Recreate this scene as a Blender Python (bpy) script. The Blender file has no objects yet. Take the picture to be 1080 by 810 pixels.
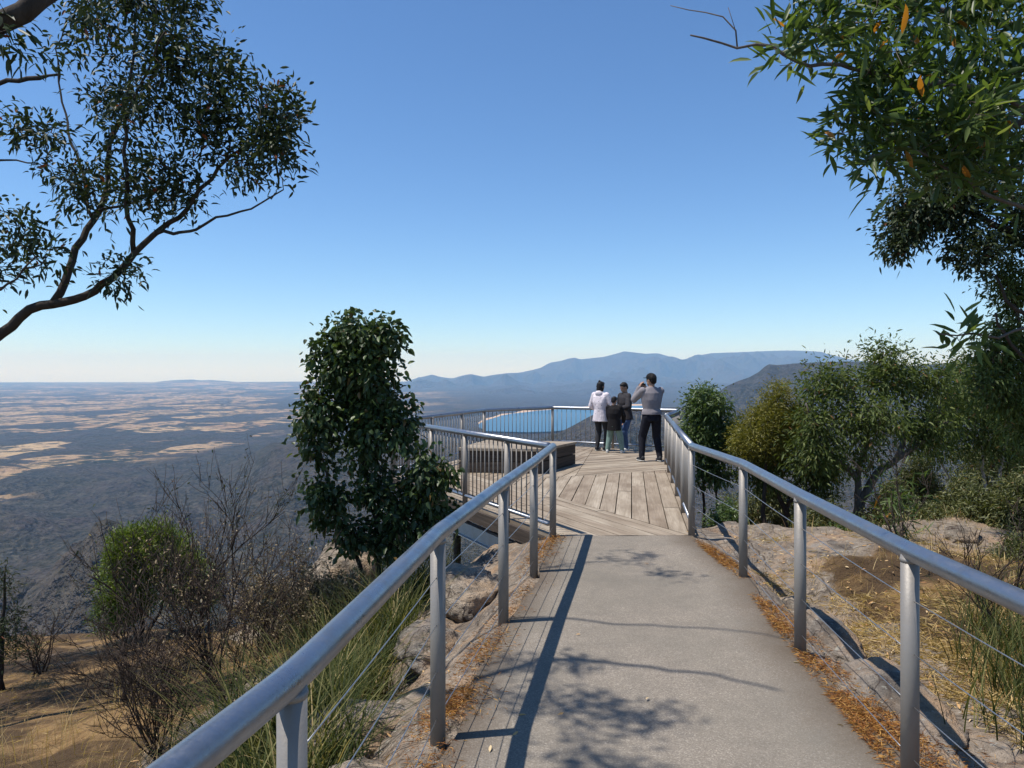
import bpy, bmesh, math, random
import numpy as np
from mathutils import Vector, Matrix

scene = bpy.context.scene
COL = scene.collection
F, HY, CAMZ = 788.0, 392.0, 1.68          # focal length in photo pixels, eye-level row, eye height
rng = np.random.default_rng(7)
random.seed(7)
NOSUB = False

# ------------------------------------------------------------------ helpers
def P(u, v, d):
    "point seen at photo pixel (u,v) at depth d metres"
    return np.array([(u-540)/F*d, d, CAMZ-(v-HY)/F*d])
def G(Y): return -0.01*Y                   # the walk's surface
def on_walk(u, v):
    d = F*CAMZ/(v-HY-0.01*F)
    return ((u-540)/F*d, d)

def _h(i, j, k):
    n = (i*374761393 + j*668265263 + k*2147483647 + 1013904223) & 0xffffffff
    n = ((n ^ (n >> 13))*1274126177) & 0xffffffff
    n = ((n ^ (n >> 15))*2246822519) & 0xffffffff
    return ((n ^ (n >> 16)) & 0xffff)/65535.0
def vnoise(x, y, z=0.0):
    x, y = np.asarray(x, float), np.asarray(y, float)
    z = np.zeros_like(x)+z
    xi, yi, zi = np.floor(x).astype(np.int64), np.floor(y).astype(np.int64), np.floor(z).astype(np.int64)
    fx, fy, fz = x-xi, y-yi, z-zi
    fx, fy, fz = (t*t*(3-2*t) for t in (fx, fy, fz))
    r = 0
    for a in (0, 1):
        for b in (0, 1):
            for c in (0, 1):
                w = (fx if a else 1-fx)*(fy if b else 1-fy)*(fz if c else 1-fz)
                r = r + w*_h(xi+a, yi+b, zi+c)
    return r*2-1
def fbm(x, y, z=0.0, o=4, g=0.5):
    s, a = 0, 1.0
    for k in range(o):
        s = s + a*vnoise(np.asarray(x)*2**k+17.3*k, np.asarray(y)*2**k+5.1*k, np.asarray(z)*2**k)
        a *= g
    return s
def ridged(x, y, o=4):
    s, a = 0, 1.0
    for k in range(o):
        s = s + a*(1-2*np.abs(vnoise(np.asarray(x)*2**k+9.7*k, np.asarray(y)*2**k+3.3*k)))
        a *= 0.5
    return s
def sstep(a, b, x):
    t = np.clip((np.asarray(x, float)-a)/(b-a), 0, 1)
    return t*t*(3-2*t)

class MB:
    "collects geometry for one mesh object"
    def __init__(s): s.v, s.f, s.n, s.t = [], [], 0, []
    def add(s, v, f, tint=None):
        v = np.asarray(v, float)
        s.v.append(v)
        for q in f: s.f.append([i+s.n for i in q])
        s.t.append(np.full(len(v), 0.5) if tint is None else np.zeros(len(v))+tint)
        s.n += len(v)
    def box(s, c, size, R=None, tint=None):
        x, y, z = (t/2 for t in size)
        v = np.array([(a*x, b*y, e*z) for e in (-1, 1) for a, b in ((-1,-1),(1,-1),(1,1),(-1,1))])
        if R is not None: v = v @ np.array(R).T
        s.add(v+np.array(c), [(3,2,1,0),(4,5,6,7),(0,1,5,4),(1,2,6,5),(2,3,7,6),(3,0,4,7)], tint)
    def prism(s, poly, z0, z1, tint=None):
        "poly: ccw xy list; z0,z1 numbers or functions"
        n = len(poly)
        zf = lambda z, p: z(p) if callable(z) else z
        v = [(p[0], p[1], zf(z0, p)) for p in poly]+[(p[0], p[1], zf(z1, p)) for p in poly]
        f = [tuple(range(n-1, -1, -1)), tuple(range(n, 2*n))]
        f += [(i, (i+1) % n, n+(i+1) % n, n+i) for i in range(n)]
        s.add(v, f, tint)
    def tube(s, pts, rad, sides=6, cap=True, tint=None):
        pts = np.asarray(pts, float)
        m = len(pts)
        rad = np.zeros(m)+rad
        tg = np.gradient(pts, axis=0)
        tg /= np.linalg.norm(tg, axis=1)[:, None]+1e-12
        a = np.array([0, 0, 1.0]) if abs(tg[0][2]) < .9 else np.array([1.0, 0, 0])
        nrm = np.cross(tg[0], a); nrm /= np.linalg.norm(nrm)
        ang = np.arange(sides)*2*math.pi/sides
        V = np.empty((m, sides, 3))
        for i in range(m):
            nrm = nrm - tg[i]*np.dot(nrm, tg[i]); nrm /= np.linalg.norm(nrm)+1e-12
            b = np.cross(tg[i], nrm)
            V[i] = pts[i]+rad[i]*(np.cos(ang)[:, None]*nrm+np.sin(ang)[:, None]*b)
        f = []
        for i in range(m-1):
            for k in range(sides):
                k2 = (k+1) % sides
                f.append((i*sides+k, i*sides+k2, (i+1)*sides+k2, (i+1)*sides+k))
        if cap:
            f.append(tuple(range(sides-1, -1, -1)))
            f.append(tuple((m-1)*sides+k for k in range(sides)))
        s.add(V.reshape(-1, 3), f, tint)
    def ball(s, c, r, seg=12, ring=8, R=None):
        r = np.zeros(3)+r
        v = [(0, 0, -1)]
        for i in range(1, ring):
            t = -math.pi/2+math.pi*i/ring
            for k in range(seg):
                a = 2*math.pi*k/seg
                v.append((math.cos(t)*math.cos(a), math.cos(t)*math.sin(a), math.sin(t)))
        v.append((0, 0, 1))
        f = [(0, 1+(k+1) % seg, 1+k) for k in range(seg)]
        for i in range(ring-2):
            for k in range(seg):
                a, b = 1+i*seg+k, 1+i*seg+(k+1) % seg
                f.append((a, b, b+seg, a+seg))
        L = len(v)-1
        f += [(L, L-seg+k, L-seg+(k+1) % seg) for k in range(seg)]
        v = np.array(v)*r
        if R is not None: v = v @ np.array(R).T
        s.add(v+np.array(c), f)
    def build(s, name, mat, parent=None, smooth=True, kind=None):
        me = bpy.data.meshes.new(name)
        V = np.concatenate(s.v) if s.v else np.zeros((0, 3))
        me.from_pydata(V.tolist(), [], s.f)
        at = me.attributes.new('tint', 'FLOAT', 'POINT')
        at.data.foreach_set('value', np.concatenate(s.t).astype(np.float32))
        return link(name, me, mat, parent, smooth, kind)

def link(name, me, mat, parent=None, smooth=True, kind=None):
    if smooth: me.polygons.foreach_set('use_smooth', np.ones(len(me.polygons), bool))
    if mat: me.materials.append(mat)
    me.update()
    o = bpy.data.objects.new(name, me); COL.objects.link(o)
    if parent is not None:
        o.parent = parent
        o.matrix_parent_inverse = parent.matrix_world.inverted() if False else Matrix.Translation(-Vector(parent.location))
    if kind: o['kind'] = kind
    return o
def thing(name, label, cat, loc=(0, 0, 0), group=None):
    o = bpy.data.objects.new(name, None); COL.objects.link(o)
    o.location = [float(t) for t in loc]; o.empty_display_size = .2
    return tag(o, label, cat, group)
def tag(o, label, cat, group=None):
    o['label'] = label; o['category'] = cat
    if group: o['group'] = group
    return o

# ------------------------------------------------------------------ materials
class NT:
    def __init__(s, name):
        s.m = bpy.data.materials.new(name); s.m.use_nodes = True
        s.t = s.m.node_tree; s.t.nodes.clear()
        s.out = s.n('ShaderNodeOutputMaterial')
    def n(s, typ, **kw):
        x = s.t.nodes.new(typ)
        for k, v in kw.items():
            if k in x.inputs: s.set(x, k, v)
            else: setattr(x, k, v)
        return x
    def set(s, x, k, v):
        if isinstance(v, bpy.types.NodeSocket): s.t.links.new(v, x.inputs[k])
        else: x.inputs[k].default_value = v
    def l(s, a, b): s.t.links.new(a, b)
    def pos(s): return s.n('ShaderNodeNewGeometry').outputs['Position']
    def obj(s): return s.n('ShaderNodeTexCoord').outputs['Object']
    def attr(s, nm='tint'): return s.n('ShaderNodeAttribute', attribute_name=nm).outputs['Fac']
    def map(s, v, scale=(1, 1, 1), rot=(0, 0, 0)):
        x = s.n('ShaderNodeMapping'); s.l(v, x.inputs[0])
        x.inputs['Scale'].default_value = scale; x.inputs['Rotation'].default_value = rot
        return x.outputs[0]
    def noise(s, v, sc, det=4, rough=.55, out='Fac', dist=0):
        x = s.n('ShaderNodeTexNoise'); s.l(v, x.inputs['Vector'])
        x.inputs['Scale'].default_value = sc; x.inputs['Detail'].default_value = det
        x.inputs['Roughness'].default_value = rough; x.inputs['Distortion'].default_value = dist
        return x.outputs[out]
    def voro(s, v, sc, feature='F1', out='Distance', rnd=1):
        x = s.n('ShaderNodeTexVoronoi', feature=feature); s.l(v, x.inputs['Vector'])
        x.inputs['Scale'].default_value = sc; x.inputs['Randomness'].default_value = rnd
        return x.outputs[out]
    def ramp(s, f, stops, interp='LINEAR'):
        x = s.n('ShaderNodeValToRGB'); s.l(f, x.inputs[0]); e = x.color_ramp
        e.interpolation = interp
        while len(e.elements) < len(stops): e.elements.new(.5)
        for el, (p, c) in zip(e.elements, stops):
            el.position = p; el.color = (*c, 1) if isinstance(c, tuple) else (c, c, c, 1)
        return x.outputs[0]
    def mix(s, f, a, b, mode='MIX'):
        x = s.n('ShaderNodeMix', data_type='RGBA', blend_type=mode)
        for i, v in ((0, f), (6, a), (7, b)):
            if isinstance(v, bpy.types.NodeSocket): s.l(v, x.inputs[i])
            elif isinstance(v, tuple): x.inputs[i].default_value = (*v, 1)
            else: x.inputs[i].default_value = v
        return x.outputs[2]
    def math(s, op, a, b=0.0):
        x = s.n('ShaderNodeMath', operation=op)
        for i, v in ((0, a), (1, b)):
            if isinstance(v, bpy.types.NodeSocket): s.l(v, x.inputs[i])
            else: x.inputs[i].default_value = v
        return x.outputs[0]
    def bump(s, h, dist, strength=1.0):
        x = s.n('ShaderNodeBump'); s.l(h, x.inputs['Height'])
        x.inputs['Distance'].default_value = dist; x.inputs['Strength'].default_value = strength
        return x.outputs[0]
    def bsdf(s, col, rough=.8, metal=0, spec=.3, normal=None, **kw):
        x = s.n('ShaderNodeBsdfPrincipled')
        for k, v in (('Base Color', col), ('Roughness', rough), ('Metallic', metal), ('Specular IOR Level', spec)):
            if isinstance(v, bpy.types.NodeSocket): s.l(v, x.inputs[k])
            elif isinstance(v, tuple): x.inputs[k].default_value = (*v, 1)
            else: x.inputs[k].default_value = v
        if normal is not None: s.l(normal, x.inputs['Normal'])
        return x.outputs[0]
    def done(s, sh): s.l(sh, s.out.inputs[0]); return s.m

def m_plain(name, c, rough=.8, spec=.3, var=.25, sc=30, metal=0, bump=0):
    t = NT(name); n = t.noise(t.pos(), sc, 3)
    a = tuple(x*(1-var) for x in c); b = tuple(min(1, x*(1+var)) for x in c)
    col = t.ramp(n, [(.3, a), (.7, b)])
    return t.done(t.bsdf(col, rough, metal, spec, t.bump(n, bump) if bump else None))
def m_leaf(name, c0, c1, c2, rough=.42, trans=.3, spec=.5, dead=None):
    "leaf: colour varies leaf by leaf"
    t = NT(name); a = t.attr()
    st = [(0, c0), (.55, c1), (.93 if dead else 1, c2)]
    if dead: st.append((.97, dead))
    col = t.ramp(a, st)
    p = t.bsdf(col, rough, 0, spec)
    tr = t.n('ShaderNodeBsdfTranslucent')
    t.l(t.mix(1.0, col, (1.25, 1.3, .55), 'MULTIPLY'), tr.inputs[0])
    mx = t.n('ShaderNodeMixShader'); mx.inputs[0].default_value = trans
    t.l(p, mx.inputs[1]); t.l(tr.outputs[0], mx.inputs[2])
    return t.done(mx.outputs[0])
def m_bark(name, c0, c1, sc=14):
    t = NT(name); p = t.pos()
    n = t.noise(t.map(p, (1, 1, .25)), sc, 6, .65); n2 = t.noise(p, 3.5, 3)
    col = t.mix(t.ramp(n2, [(.4, 0.), (.65, 1.)]), t.ramp(n, [(.3, c0), (.7, c1)]), tuple(x*.6 for x in c1))
    return t.done(t.bsdf(col, .9, 0, .15, t.bump(n, .02)))

def make_mats():
    M = {}
    # asphalt / aggregate walk
    t = NT('walk_aggregate'); p = t.pos()
    big = t.noise(p, .9, 4, .6); mid = t.noise(p, 6, 4, .6); st = t.voro(p, 180, out='Color'); fine = t.noise(p, 260, 2)
    sp = t.n('ShaderNodeSeparateColor'); t.l(st, sp.inputs[0])
    chips = t.ramp(sp.outputs[0], [(0, (.10, .085, .068)), (.3, (.19, .162, .132)), (.7, (.265, .228, .188)), (.9, (.36, .315, .265)), (.97, (.50, .45, .39))])
    col = t.mix(.48, chips, t.ramp(fine, [(.25, (.15, .13, .108)), (.75, (.36, .316, .27))]))
    col = t.mix(t.ramp(big, [(.35, .0), (.7, .7)]), col, (.175, .16, .135))
    col = t.mix(t.ramp(mid, [(.3, .28), (.6, .0)]), col, (.12, .108, .095))
    ed = t.attr()                                         # worn dirty margin along the edges of the walk
    edn = t.math('ADD', ed, t.math('MULTIPLY', t.math('SUBTRACT', mid, .5), .55))
    col = t.mix(t.ramp(edn, [(.3, 0.), (.95, .7)]), col, (.075, .052, .035))
    col = t.mix(1.0, col, (1.02, 1.01, .98), 'MULTIPLY')
    M['walk'] = t.done(t.bsdf(col, .92, 0, .2, t.bump(t.math('ADD', sp.outputs[0], fine), .004, .7)))
    # weathered boards
    t = NT('weathered_board')
    uv = t.n('ShaderNodeUVMap').outputs[0]
    g = t.noise(t.map(uv, (1.6, 42, 1)), 1.0, 5, .6, dist=.6); k = t.noise(t.map(uv, (1.0, 4, 1)), 1.3, 4)
    big = t.noise(t.pos(), 1.6, 4)
    col = t.ramp(g, [(.25, (.23, .195, .157)), (.5, (.35, .305, .255)), (.75, (.45, .40, .34))])
    col = t.mix(t.ramp(k, [(.38, .55), (.6, 0.)]), col, (.15, .115, .085))
    col = t.mix(t.ramp(big, [(.4, 0.), (.7, .35)]), col, (.34, .29, .235))
    a = t.attr()
    col = t.mix(1.0, col, t.ramp(a, [(0, (.76, .70, .63)), (1, (1.0, .97, .90))]), 'MULTIPLY')
    M['board'] = t.done(t.bsdf(col, .88, 0, .2, t.bump(g, .004)))
    t = NT('dark_sleeper'); p = t.obj()
    g = t.noise(t.map(p, (1.5, 1.5, 26)), 1, 5)
    M['sleeper'] = t.done(t.bsdf(t.ramp(g, [(.3, (.03, .023, .018)), (.7, (.085, .066, .053))]), .8, 0, .25, t.bump(g, .006)))
    # metals
    def metal(nm, c, r0, r1, me=.9):
        t = NT(nm); p = t.pos(); n = t.noise(p, 9, 5, .65); n2 = t.noise(p, 90, 2); n3 = t.noise(t.map(p, (1, 1, .3)), 4, 5, .7)
        col = t.mix(t.ramp(n, [(.4, 0.), (.75, .6)]), c, tuple(x*.8 for x in c))
        col = t.mix(t.ramp(n3, [(.50, 0.), (.72, .55)]), col, (.27, .245, .215))
        r = t.ramp(t.math('ADD', t.math('MULTIPLY', n, .7), t.math('MULTIPLY', n2, .3)), [(.3, r0), (.7, r1)])
        return t.done(t.bsdf(col, r, me, .4, t.bump(n2, .0006)))
    M['rail'] = metal('brushed_rail_metal', (.32, .34, .375), .22, .5)
    M['post'] = metal('dull_post_metal', (.25, .232, .212), .45, .62, .3)
    M['galv'] = metal('galvanised_beam', (.40, .44, .48), .45, .65)
    M['wire'] = m_plain('steel_wire', (.45, .45, .45), .35, .5, .1, 50, .9)
    # rocky hilltop
    t = NT('rocky_ground'); p = t.pos()
    a = t.attr(); n1 = t.noise(p, 1.7, 6, .62); n2 = t.noise(p, 9, 6, .65); n3 = t.noise(p, 60, 3); lay = t.noise(t.map(p, (1, 1, 5), (.25, .12, 0)), 2.2, 6, .65)
    rock = t.ramp(n2, [(.2, (.085, .066, .052)), (.42, (.205, .168, .132)), (.62, (.31, .255, .20)), (.85, (.42, .36, .295))])
    rock = t.mix(t.ramp(n1, [(.47, 0.), (.66, .75)]), rock, (.40, .25, .14))
    rock = t.mix(t.ramp(lay, [(.38, .8), (.5, 0.)]), rock, (.13, .11, .095))
    dv = t.n('ShaderNodeVectorMath', operation='ADD'); t.l(p, dv.inputs[0]); t.l(t.mix(.86, t.noise(p, 2.2, 4, out='Color'), (.5, .5, .5)), dv.inputs[1])
    ck = t.voro(t.map(dv.outputs[0], (1.1, .8, 1.6), (.2, .1, .4)), 1.7, 'DISTANCE_TO_EDGE')
    rock = t.mix(t.math('MULTIPLY', t.ramp(ck, [(.006, .85), (.022, 0.)]), t.ramp(n1, [(.42, 1.), (.56, .1)])), rock, (.06, .048, .038))
    li = t.noise(p, 17, 5, .7); rock = t.mix(t.ramp(li, [(.58, 0.), (.64, .5)]), rock, (.44, .43, .38)); rock = t.mix(t.ramp(li, [(.33, .6), (.40, 0.)]), rock, (.07, .062, .055))
    dirt = t.ramp(n2, [(.25, (.14, .083, .034)), (.5, (.29, .185, .08)), (.8, (.42, .29, .135))])
    dirt = t.mix(t.ramp(n3, [(.45, .5), (.62, 0.)]), dirt, (.15, .085, .045))
    dirt = t.mix(t.ramp(t.noise(t.map(p, (.6, 1.3, 1), (0, 0, .3)), 1.1, 5, .62, dist=.5), [(.50, .86), (.61, 0.)]), dirt, (.055, .036, .022))  # mulch-dark stretched patches, with tree shade on the earth painted in too
    col = t.mix(t.ramp(t.math('ADD', a, t.math('MULTIPLY', t.math('SUBTRACT', n2, .5), .7)), [(.42, 0.), (.58, 1.)]), rock, dirt)
    h = t.math('ADD', t.math('ADD', n2, t.math('MULTIPLY', n3, .45)), lay)
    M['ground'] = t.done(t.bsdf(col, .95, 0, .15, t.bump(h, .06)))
    def rockmat(nm, base, warm):
        t = NT(nm); p = t.obj(); n1 = t.noise(p, 2.2, 6, .62); n2 = t.noise(p, 11, 6, .68); lay = t.noise(t.map(p, (.7, .7, 6), (.25, .15, 0)), 2, 6, .6); li = t.noise(p, 26, 3, .6)
        c = t.ramp(n2, [(.2, tuple(x*.38 for x in base)), (.5, base), (.85, tuple(x*1.4 for x in base))])
        c = t.mix(t.ramp(n1, [(.46, 0.), (.62, .8)]), c, warm)
        c = t.mix(t.ramp(lay, [(.36, .85), (.5, 0.)]), c, tuple(x*.35 for x in base))
        c = t.mix(t.ramp(li, [(.63, 0.), (.68, .55)]), c, (.46, .46, .40))
        dv = t.n('ShaderNodeVectorMath', operation='ADD'); t.l(p, dv.inputs[0]); t.l(t.mix(.84, t.noise(p, 3, 4, out='Color'), (.5, .5, .5)), dv.inputs[1])
        ck = t.voro(t.map(dv.outputs[0], (1, 1, 1.8), (.3, .2, .5)), 2.6, 'DISTANCE_TO_EDGE'); c = t.mix(t.math('MULTIPLY', t.ramp(ck, [(.006, .85), (.024, 0.)]), t.ramp(n1, [(.42, 1.), (.56, .1)])), c, (.055, .036, .03))
        return t.done(t.bsdf(c, .93, 0, .15, t.bump(t.math('ADD', t.math('ADD', n2, lay), t.math('MULTIPLY', t.noise(p, 45, 4, .7), .5)), .06)))
    M['rock'] = rockmat('sandstone', (.27, .235, .20), (.40, .26, .15))
    M['palerock'] = rockmat('pale_sandstone', (.33, .275, .215), (.50, .35, .22))
    # far terrain
    t = NT('forested_terrain'); p = t.pos()
    a = t.attr('plain')
    spn = t.n('ShaderNodeSeparateXYZ'); t.l(p, spn.inputs[0])
    f1 = t.noise(p, .0011, 6, .62); f2 = t.noise(p, .02, 5, .7); f3 = t.noise(p, .0045, 5, .6); f4 = t.voro(p, .07)
    forest = t.ramp(f2, [(.3, (.016, .016, .013)), (.5, (.040, .039, .030)), (.72, (.088, .078, .062))])
    forest = t.mix(t.ramp(f3, [(.45, 0.), (.7, .65)]), forest, (.078, .060, .058))
    forest = t.mix(t.ramp(f4, [(.2, .75), (.5, 0.)]), forest, (.012, .015, .010))
    forest = t.mix(t.ramp(t.noise(p, .06, 3, .7), [(.5, 0.), (.66, .8)]), forest, (.10, .09, .068))
    rk = t.attr('rock')
    forest = t.mix(rk, forest, t.ramp(t.noise(t.map(p, (1, 1, 3)), .03, 6, .7), [(.35, (.035, .032, .028)), (.65, (.125, .105, .09))]))
    flat = t.map(p, (1, 1, 0))
    pad = t.n('ShaderNodeTexVoronoi', distance='CHEBYCHEV'); t.l(t.map(flat, (1, .62, 0), (0, 0, .5)), pad.inputs['Vector']); pad.inputs['Scale'].default_value = .0027
    spc = t.n('ShaderNodeSeparateColor'); t.l(pad.outputs['Color'], spc.inputs[0])
    big = t.noise(flat, .00033, 4, .6)
    sel = t.math('ADD', t.math('MULTIPLY', big, 1.25), t.math('MULTIPLY', spc.outputs[0], .75))
    sel = t.math('ADD', sel, t.math('MULTIPLY', t.math('SUBTRACT', t.noise(t.map(p, (.35, 1, 1), (0, 0, -.2)), 0.0045, 6, .72), .5), 1.05))
    fmask = t.ramp(t.math('MULTIPLY', sel, .5), [(.536, 0.), (.542, 1.)])
    M['_'] = None
    paddock = t.ramp(spc.outputs[1], [(0, (.40, .27, .14)), (.4, (.46, .33, .18)), (.7, (.30, .195, .11)), (1, (.50, .37, .215))])
    paddock = t.mix(t.ramp(t.noise(flat, .006, 4), [(.4, 0.), (.7, .3)]), paddock, (.33, .235, .14))
    dots = t.voro(flat, .0105); dm = t.noise(flat, .0024, 3)
    dmask = t.math('MULTIPLY', t.ramp(dots, [(.34, 1.), (.42, 0.)]), t.ramp(dm, [(.36, 0.), (.46, 1.)]))
    paddock = t.mix(dmask, paddock, (.035, .04, .028))
    hv = t.map(t.mix(.12, flat, t.noise(flat, .002, 2, out='Color')), (1, .62, 0), (0, 0, .5)) if False else t.map(flat, (1, .7, 0), (0, 0, .35))
    e1 = t.voro(hv, .0021, 'DISTANCE_TO_EDGE'); en = t.noise(flat, .012, 4, .7)
    line = t.math('MULTIPLY', t.ramp(e1, [(.03, 1.), (.06, 0.)]), t.ramp(en, [(.40, 0.), (.5, 1.)]))
    paddock = t.mix(line, paddock, (.025, .03, .02))
    paddock = t.mix(t.ramp(en, [(.56, 0.), (.62, .85)]), paddock, (.03, .035, .022))
    plain = t.mix(fmask, forest, paddock)
    col = t.mix(a, forest, plain)
    M['terrain'] = t.done(t.bsdf(col, 1, 0, .05, t.bump(t.math('ADD', f2, t.math('MULTIPLY', f3, 3)), 40, 1.0)))
    t = NT('lake_water'); n = t.noise(t.map(t.pos(), (.02, .05, 1)), 1, 3)
    M['water'] = t.done(t.bsdf((.04, .12, .20), .4, 0, .22, t.bump(n, .4, .3)))
    M['shore'] = m_plain('bare_shore', (.50, .35, .22), .95, .1, .25, .02)
    # plants
    M['gum_dark'] = m_leaf('dark_gum_leaf', (.018, .028, .012), (.04, .058, .022), (.085, .105, .045), .5, .22, .28, dead=(.20, .06, .025))
    M['wattle'] = m_leaf('long_wattle_leaf', (.036, .064, .018), (.09, .135, .038), (.20, .24, .085), .4, .45, .35, dead=(.42, .17, .03))
    M['bush'] = m_leaf('broad_dark_leaf', (.028, .046, .017), (.058, .092, .030), (.14, .195, .06), .42, .22, .35, dead=(.15, .09, .03))
    M['gum_olive'] = m_leaf('olive_gum_leaf', (.045, .066, .019), (.11, .145, .042), (.26, .275, .11), .5, .38, .18, dead=(.24, .13, .06))
    M['gum_green'] = m_leaf('green_gum_leaf', (.045, .075, .024), (.10, .15, .045), (.18, .24, .09), .42, .35)
    M['gold'] = m_leaf('golden_wattle_leaf', (.095, .095, .014), (.20, .185, .026), (.31, .27, .05), .55, .3)
    M['heath'] = m_leaf('heath_leaf', (.055, .068, .02), (.135, .145, .048), (.24, .215, .085), .55, .25, dead=(.22, .13, .06))
    M['bright'] = m_leaf('bright_green_leaf', (.075, .115, .016), (.16, .21, .03), (.29, .32, .07), .5, .3)
    M['straw'] = m_leaf('dry_grass_blade', (.22, .14, .05), (.42, .29, .11), (.60, .46, .22), .7, .25)
    M['drybrush'] = m_leaf('dry_brush_leaf', (.12, .085, .045), (.25, .185, .105), (.40, .32, .20), .75, .2)
    M['strap'] = m_leaf('strap_blade', (.022, .034, .009), (.062, .076, .02), (.20, .185, .07), .65, .3, .15, dead=(.40, .30, .15))
    M['litter'] = m_leaf('rust_litter', (.13, .045, .012), (.32, .13, .025), (.55, .32, .09), .85, .15)
    M['leafbit'] = m_leaf('fallen_leaf', (.32, .16, .06), (.50, .31, .13), (.60, .47, .28), .7, .1)
    M['bark'] = m_bark('dark_bark', (.025, .019, .015), (.085, .068, .055))
    M['barkgrey'] = m_bark('grey_bark', (.06, .048, .04), (.19, .16, .135))
    M['barkpale'] = m_bark('pale_bark', (.22, .18, .15), (.50, .45, .39))
    M['twig'] = m_bark('dead_twig', (.028, .02, .016), (.10, .075, .06))
    # people
    M['skin'] = m_plain('skin', (.36, .21, .14), .55, .35, .06, 20)
    M['hair'] = m_plain('black_hair', (.012, .010, .009), .6, .2, .3, 90)
    M['greytop'] = m_plain('grey_knit', (.235, .215, .225), .9, .1, .1, 25)
    M['darkdenim'] = m_plain('dark_denim', (.016, .017, .024), .85, .15, .25, 30)
    M['bluedenim'] = m_plain('blue_denim', (.055, .095, .19), .85, .15, .25, 25)
    M['blackcloth'] = m_plain('black_cloth', (.014, .013, .014), .85, .15, .2, 25)
    M['jacket'] = m_plain('charcoal_jacket', (.040, .037, .040), .85, .15, .25, 25)
    M['jadecloth'] = m_plain('jade_cloth', (.18, .26, .225), .85, .15, .15, 20)
    M['legging'] = m_plain('charcoal_legging', (.026, .026, .030), .75, .2, .15, 25)
    M['shoeblack'] = m_plain('black_shoe', (.02, .02, .022), .6, .3, .2, 30)
    M['shoewhite'] = m_plain('white_shoe', (.66, .66, .62), .6, .3, .08, 30)
    M['rubber'] = m_plain('sole', (.55, .54, .5), .7, .2, .08, 30)
    M['camera'] = m_plain('camera_body', (.014, .014, .015), .4, .5, .1, 50)
    M['glass'] = m_plain('lens_glass', (.02, .02, .03), .05, .6, .05, 30)
    t = NT('white_speckled_hoodie'); p = t.obj(); s_ = t.voro(p, 17)
    col = t.mix(t.ramp(s_, [(.14, 1.), (.19, 0.)]), (.66, .60, .63), (.10, .085, .10))
    M['hoodie'] = t.done(t.bsdf(col, .9, 0, .1, t.bump(t.noise(p, 22, 2), .01)))
    return M
M = make_mats(); M.pop('_', None)

# ------------------------------------------------------------------ plants
def leaf_mesh(name, mat, pos, dirs, length, width, parent, detail=1, droop=.15, fold=.25, kind=None, tint=None, seed=1):
    r = np.random.default_rng(seed)
    n = len(pos); pos = np.asarray(pos, float); d = np.asarray(dirs, float)
    d = d/(np.linalg.norm(d, axis=1)[:, None]+1e-9)
    ref = r.normal(size=(n, 3)); ref[:, 2] += .9
    s = np.cross(d, ref); s /= np.linalg.norm(s, axis=1)[:, None]+1e-9
    nn = np.cross(s, d)
    if detail == 0:
        T = np.array([(0, 0, 0), (.45, .5, fold), (1, 0, 0), (.45, -.5, fold)]); fc = [(0, 2, 1), (0, 3, 2)]
    elif detail == 1:
        T = np.array([(0, 0, 0), (.28, .42, fold*.8), (.62, .42, fold*.8), (1, 0, 0), (.62, -.42, fold*.8), (.28, -.42, fold*.8), (.45, 0, 0)])
        fc = [(0, 6, 1), (1, 6, 2), (2, 6, 3), (3, 6, 4), (4, 6, 5), (5, 6, 0)]
    elif detail == 3:            # broad rounded leaf
        T = np.array([(0, 0, 0), (.14, .33, fold*.7), (.42, .5, fold), (.74, .36, fold*.7), (1, 0, 0), (.74, -.36, fold*.7), (.42, -.5, fold), (.14, -.33, fold*.7), (.42, 0, 0)])
        fc = [(i, 8, i+1) for i in range(7)]+[(7, 8, 0)]
    else:                        # long sickle leaf
        T = np.array([(0, 0, 0), (.2, 0, 0), (.5, .12, 0), (.8, .10, 0), (1, -.1, 0), (.2, .4, fold*.8), (.5, .62, fold), (.8, .4, fold*.7), (.2, -.4, fold*.8), (.5, -.38, fold), (.8, -.18, fold*.7)])
        fc = [(0, 1, 5), (5, 1, 2, 6), (6, 2, 3, 7), (7, 3, 4), (0, 8, 1), (8, 9, 2, 1), (9, 10, 3, 2), (10, 4, 3)]
    L = length*r.uniform(.6, 1.25, n); W = width*r.uniform(.75, 1.25, n)
    k = len(T)
    V = pos[:, None, :]+d[:, None, :]*(T[None, :, 0:1]*L[:, None, None])+s[:, None, :]*(T[None, :, 1:2]*W[:, None, None])+nn[:, None, :]*(T[None, :, 2:3]*W[:, None, None])
    V[:, :, 2] -= (T[None, :, 0]**2)*(L*droop*r.uniform(.2, 1.8, n))[:, None]
    tn = r.random(n) if tint is None else np.clip(np.asarray(tint)+r.normal(0, .12, n), 0, 1)
    fa = []
    loops = np.concatenate([(np.array([i for q in fc for i in q])[None, :]+np.arange(n)[:, None]*k).ravel()])
    sizes = np.tile([len(q) for q in fc], n)
    me = bpy.data.meshes.new(name)
    me.vertices.add(n*k); me.vertices.foreach_set('co', V.ravel().astype(np.float32))
    me.loops.add(len(loops)); me.loops.foreach_set('vertex_index', loops.astype(np.int32))
    me.polygons.add(len(sizes)); me.polygons.foreach_set('loop_start', np.concatenate([[0], np.cumsum(sizes)[:-1]]).astype(np.int32))
    me.update(calc_edges=True)
    at = me.attributes.new('tint', 'FLOAT', 'POINT'); at.data.foreach_set('value', np.repeat(tn, k).astype(np.float32))
    return link(name, me, mat, parent, detail >= 2, kind)

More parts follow.
